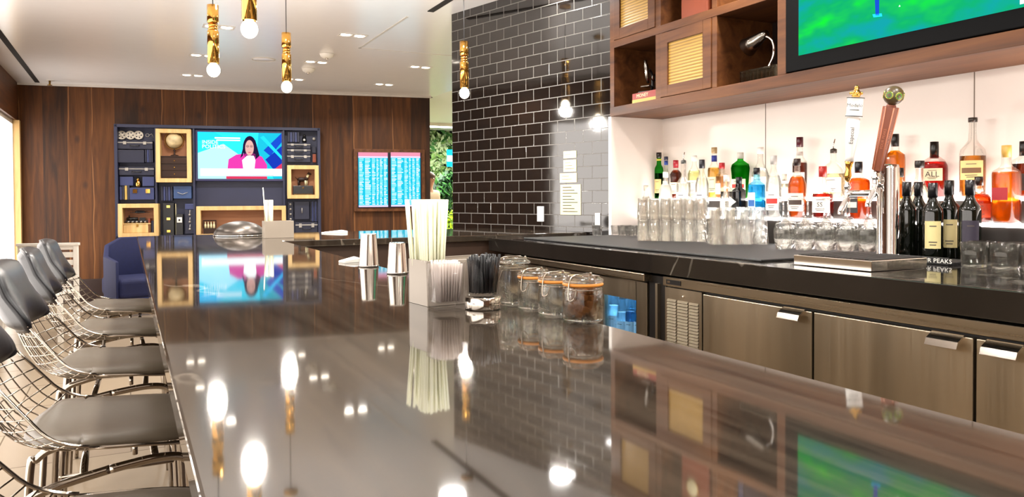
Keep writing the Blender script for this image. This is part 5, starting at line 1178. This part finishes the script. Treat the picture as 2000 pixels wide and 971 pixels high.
# ================================================================ BAR STOOLS
def shell_pt(u, v):      # u 0 front .. 1 top of back, v -1..1 across; origin at seat centre
    P = [(.205, -.012), (.10, -.018), (-.02, -.024), (-.12, -.018), (-.19, .012), (-.232, .07), (-.262, .15), (-.290, .235), (-.322, .345)]
    k = u*(len(P)-1); i = min(int(k), len(P)-2); f = k-i
    a = [P[max(i-1, 0)], P[i], P[i+1], P[min(i+2, len(P)-1)]]
    def cr(p0, p1, p2, p3): return .5*(2*p1+(p2-p0)*f+(2*p0-5*p1+4*p2-p3)*f*f+(p3-p0+3*(p1-p2))*f**3)
    x, z = cr(*[q[0] for q in a]), cr(*[q[1] for q in a])
    back = max(0, (u-.45)/.55); W_ = .225*(1-.16*back) if u > .12 else .205+.02*u/.12
    x += abs(v)**2.2*(.03+.055*math.sin(PI*min(1, max(0, u-.3)/.6)))*(u > .3)
    z += abs(v)**2.2*.045*math.sin(PI*min(1, u/.75))*(u < .75)
    return Vector((x, v*W_, z))
def make_stool():
    t = thing('bar_stool', '', 'bar stool')
    SH = .765
    w = MB(); T = tr(0, 0, SH)
    for i in range(15):
        v = -1+2*i/14; w.tube([shell_pt(u/26, v) for u in range(21)], .0018 if 0 < i < 14 else .004, 'chrome_wire', 5, T=T)
    for j in range(15):
        u = j/18; w.tube([shell_pt(u, -1+2*k/12) for k in range(13)], .0018 if 0 < j else .004, 'chrome_wire', 5, T=T)
    w.obj('wire_shell', t)
    # seat pad
    def pad(u0, u1, vm, th, name, m, bulge=.012, off=.004):
        b = MB(); nu, nv = 14, 12; top = []; bot = []
        def nrm(u, v):
            a = shell_pt(min(u+.02, 1), v)-shell_pt(max(u-.02, 0), v); c = shell_pt(u, min(v+.1, 1))-shell_pt(u, max(v-.1, -1)); n = a.cross(c).normalized()
            return n if (n.z > 0 or n.x > .5) else -n
        vs = []; fs = []
        for s in (0, 1):
            for i in range(nu+1):
                for j in range(nv+1):
                    fu, fv = i/nu*2-1, j/nv*2-1
                    # rounded outline
                    k = (1-.16*abs(fv)**3); k2 = (1-.10*abs(fu)**3)
                    u = (u0+u1)/2+(u1-u0)/2*fu*k; v = vm*fv*k2
                    edge = max(0, 1-max(abs(fu), abs(fv))**6)
                    p = shell_pt(u, v); n = nrm(u, v)
                    vs.append(p+n*(off if s == 0 else off+th*(.35+.65*edge)+bulge*edge*(1-abs(fu)**2)*(1-abs(fv)**2)))
        N = (nu+1)*(nv+1); q = lambda s, i, j: s*N+i*(nv+1)+j
        for i in range(nu):
            for j in range(nv):
                fs.append((q(1, i, j), q(1, i+1, j), q(1, i+1, j+1), q(1, i, j+1))); fs.append((q(0, i, j), q(0, i, j+1), q(0, i+1, j+1), q(0, i+1, j)))
        for i in range(nu): fs.append((q(0, i, 0), q(0, i+1, 0), q(1, i+1, 0), q(1, i, 0))); fs.append((q(0, i, nv), q(1, i, nv), q(1, i+1, nv), q(0, i+1, nv)))
        for j in range(nv): fs.append((q(0, 0, j), q(1, 0, j), q(1, 0, j+1), q(0, 0, j+1))); fs.append((q(0, nu, j), q(0, nu, j+1), q(1, nu, j+1), q(1, nu, j)))
        b.add(vs, fs, m, True, T); return b.obj(name, t)
    pad(.0, .46, .93, .030, 'seat_pad', 'seat_leather_sheen', .01)
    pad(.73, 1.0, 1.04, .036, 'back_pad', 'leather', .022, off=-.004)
    # padding also wraps behind the wires of the back
    b = MB(); vs = []; fs = []; nu, nv = 8, 10
    for i in range(nu+1):
        for j in range(nv+1):
            fu, fv = i/nu*2-1, j/nv*2-1; p = shell_pt(.865+.135*fu*(1-.16*abs(fv)**3), 1.04*fv*(1-.10*abs(fu)**3)); e_ = max(0, 1-max(abs(fu), abs(fv))**5)
            vs.append(p+Vector((.004-.03*e_, 0, -.003*e_)))
    for i in range(nu):
        for j in range(nv): fs.append((i*(nv+1)+j, i*(nv+1)+j+1, (i+1)*(nv+1)+j+1, (i+1)*(nv+1)+j))
    b.add(vs, fs, 'leather', True, T); b.obj('back_pad_cover', t)
    MB().add([(-.285, -.06, .225), (-.285, .06, .225), (-.292, .06, .232), (-.292, -.06, .232)], [(0, 1, 2, 3)], 'chrome', False, T).tube([(-.262, -.05, .205), (-.270, .0, .195), (-.262, .05, .205)], .004, 'chrome_wire', 6, T=T).obj('clip', t)
    # legs
    for s in (-1, 1):
        y = .155*s
        MB().tube(smooth_path([(.0, y, SH-.055), (.10, y, SH-.045), (.155, y, SH-.06), (.18, y*1.03, SH-.12), (.205, y*1.25, .0)], 8), .0095, 'chrome_leg', 10).obj('leg', t)
        MB().tube(smooth_path([(.0, y, SH-.055), (-.10, y, SH-.075), (-.155, y, SH-.10), (-.175, y*1.03, SH-.17), (-.205, y*1.25, .0)], 8), .0095, 'chrome_leg', 10).obj('leg', t)
    MB().tube([(-.05, -.155, SH-.062), (-.05, .155, SH-.062)], .008, 'chrome_leg', 8).tube([(.09, -.155, SH-.047), (.09, .155, SH-.047)], .008, 'chrome_leg', 8).tube([(.05, -.1, SH-.047), (.05, -.1, SH-.02)], .006, 'chrome_leg', 8).tube([(.05, .1, SH-.047), (.05, .1, SH-.02)], .006, 'chrome_leg', 8).obj('cross_bar', t)
    z = .26; MB().tube([(.197, -.183, z), (.197, .183, z), (-.197, .183, z), (-.197, -.183, z)], .008, 'chrome_leg', 8, closed=True).obj('footrest', t)
    return t
base_st = None
for k, (y, lb) in enumerate(((1.27, 'black padded chrome wire bar stool nearest the camera'), (2.0, 'black padded chrome wire bar stool, second from the camera'), (2.73, 'black padded chrome wire bar stool, middle of the five'),
                (3.45, 'black padded chrome wire bar stool, second from the far end'), (4.16, 'black padded chrome wire bar stool, last at the far end'))):
    if base_st is None: o = base_st = make_stool()
    else: o = copy_tree(base_st)
    o.location = (-.045, y, 0); o.rotation_euler.z = (.0, .02, -.03, .02, -.02)[k]; tag(o, lb, 'bar stool', 'wire bar stools along the bar')

# ================================================================ LOUNGE FURNITURE
t = thing('lounge_chair', 'blue upholstered tub chair by the display wall', 'armchair', (.12, 9.75, 0), rz=.3)
s_ = MB().box((-.33, -.33, .20), (.33, .33, .42), 'blue_up'); s_.obj('seat', t, bev=.05, seg=4)
pts = [(-.36, -.33), (-.36, .12), (-.30, .28), (-.12, .36), (.12, .36), (.30, .28), (.36, .12), (.36, -.33)]
s_ = MB(); N = len(pts); vs = []
hts = [.62, .66, .78, .86, .86, .78, .66, .62]
for (x, y), hz in zip(pts, hts): n = Vector((x, y, 0)).normalized()*.055; vs += [(x, y, .18), (x, y, hz), (x-n.x, y-n.y, hz), (x-n.x, y-n.y, .18)]
fs = []
for i in range(N-1):
    a, b = i*4, (i+1)*4
    for k in range(4): fs.append((a+k, b+k, b+(k+1) % 4, a+(k+1) % 4))
fs += [(0, 1, 2, 3), ((N-1)*4+3, (N-1)*4+2, (N-1)*4+1, (N-1)*4)]
s_.add(vs, fs, 'blue_up', True); s_.obj('back', t, bev=.012)
for x in (-.26, .26):
    for y in (-.26, .26): MB().tube([(x*1.05, y*1.05, 0), (x, y, .2)], [.009, .013], 'chrome', 8).obj('leg', t)
t = thing('side_table', 'small table with a white top in front of the blue chair', 'side table', (.30, 9.0, 0))
MB().box((-.2, -.2, .80), (.2, .2, .825), 'white_gloss').obj('top', t, bev=.004); MB().tube([(0, 0, .01), (0, 0, .80)], .02, 'chrome', 12).obj('stem', t); MB().lathe([(.0001, 0), (.17, 0), (.165, .012), (.0001, .014)], 'chrome', 24).obj('base', t)
t = thing('slatted_chair', 'white slatted wooden chair by the bright window', 'chair', (-.74, 8.3, 0), rz=-.25)
s_ = MB()
for k in range(5): s_.box((-.25, .2, .52+k*.075), (.25, .222, .57+k*.075), 'white')
s_.box((-.26, .19, .42), (-.22, .23, .88), 'white').box((.22, .19, .42), (.26, .23, .88), 'white').box((-.27, .18, .86), (.27, .24, .885), 'white').obj('backrest', t, bev=.003)
s_ = MB()
for k in range(6): s_.box((-.25, -.25+k*.076, .42), (.25, -.19+k*.076, .44), 'white')
s_.obj('seat', t, bev=.002)
for x in (-.24, .24):
    for y in (-.23, .21): MB().box((x-.02, y-.02, 0), (x+.02, y+.02, .42), 'white').obj('leg', t, bev=.002)
t = thing('side_table', 'white boxy table at the left frame edge by the window', 'side table', (-1.02, 5.95, 0))
MB().box((-.17, -.35, .70), (.2, .35, .74), 'white_gloss').obj('top', t, bev=.004); MB().box((-.15, -.33, 0), (.17, -.29, .70), 'white').box((-.15, .29, 0), (.17, .33, .70), 'white').obj('side_panel', t)

# bottles in the fridge
random.seed(9)
cols = ['9fd0e8', 'd8f0ff', '6aa8c8', 'c8e8f8', '4c88b0']
k = 0
for row, z in enumerate((.619, .309)):
    for i in range(9):
        y = 2.715+(i//2)*.068
        t = bottle((2.055+(i % 2)*.07, y, z), .027, .235+.02*(i % 3) if z > .4 else .2, 'round', M['blueb'] if i % 2 else M['clearb'], cols[i % 5], .6, 'c8d0d8', 'e4eef4', 'chilled bottle on the '+('upper' if row == 0 else 'lower')+' shelf of the glass-door fridge', group='bottles on the '+('upper' if row == 0 else 'lower')+' fridge shelf', op=.3, name='chilled_bottle')

# ================================================================ LIGHTS
def area(loc, rot, sx, sy, e, col, name='area_lamp'):
    l = bpy.data.lights.new(name, 'AREA'); l.shape = 'RECTANGLE'; l.size = sx; l.size_y = sy; l.energy = e; l.color = col
    o = bpy.data.objects.new(name, l); COL.objects.link(o); o.location = loc; o.rotation_euler = rot; return o
area((6.0, 12.5, 2.6), (0, 0, 0), 3, 2, 420, (.98, 1, .92), 'corridor_fill')  # both corridor areas are added fill, no fixture hangs there
area((6.0, 8.5, 2.6), (0, 0, 0), 3, 2, 120, (.98, 1, .92), 'corridor_fill')
W_ = bpy.data.worlds.new('world'); SC.world = W_; W_.use_nodes = True
W_.node_tree.nodes['Background'].inputs[0].default_value = (1, .93, .85, 1); W_.node_tree.nodes['Background'].inputs[1].default_value = .3

SC.view_settings.view_transform = 'Standard'; SC.view_settings.look = 'None'; SC.view_settings.gamma = 1; SC.view_settings.exposure = .38; SC.view_settings.use_curve_mapping = False
cy = SC.cycles
cy.max_bounces = 12; cy.diffuse_bounces = 4; cy.glossy_bounces = 5; cy.transmission_bounces = 10; cy.transparent_max_bounces = 24
cy.caustics_reflective = False; cy.caustics_refractive = False; cy.sample_clamp_indirect = 6; cy.use_denoising = True; cy.blur_glossy = .5
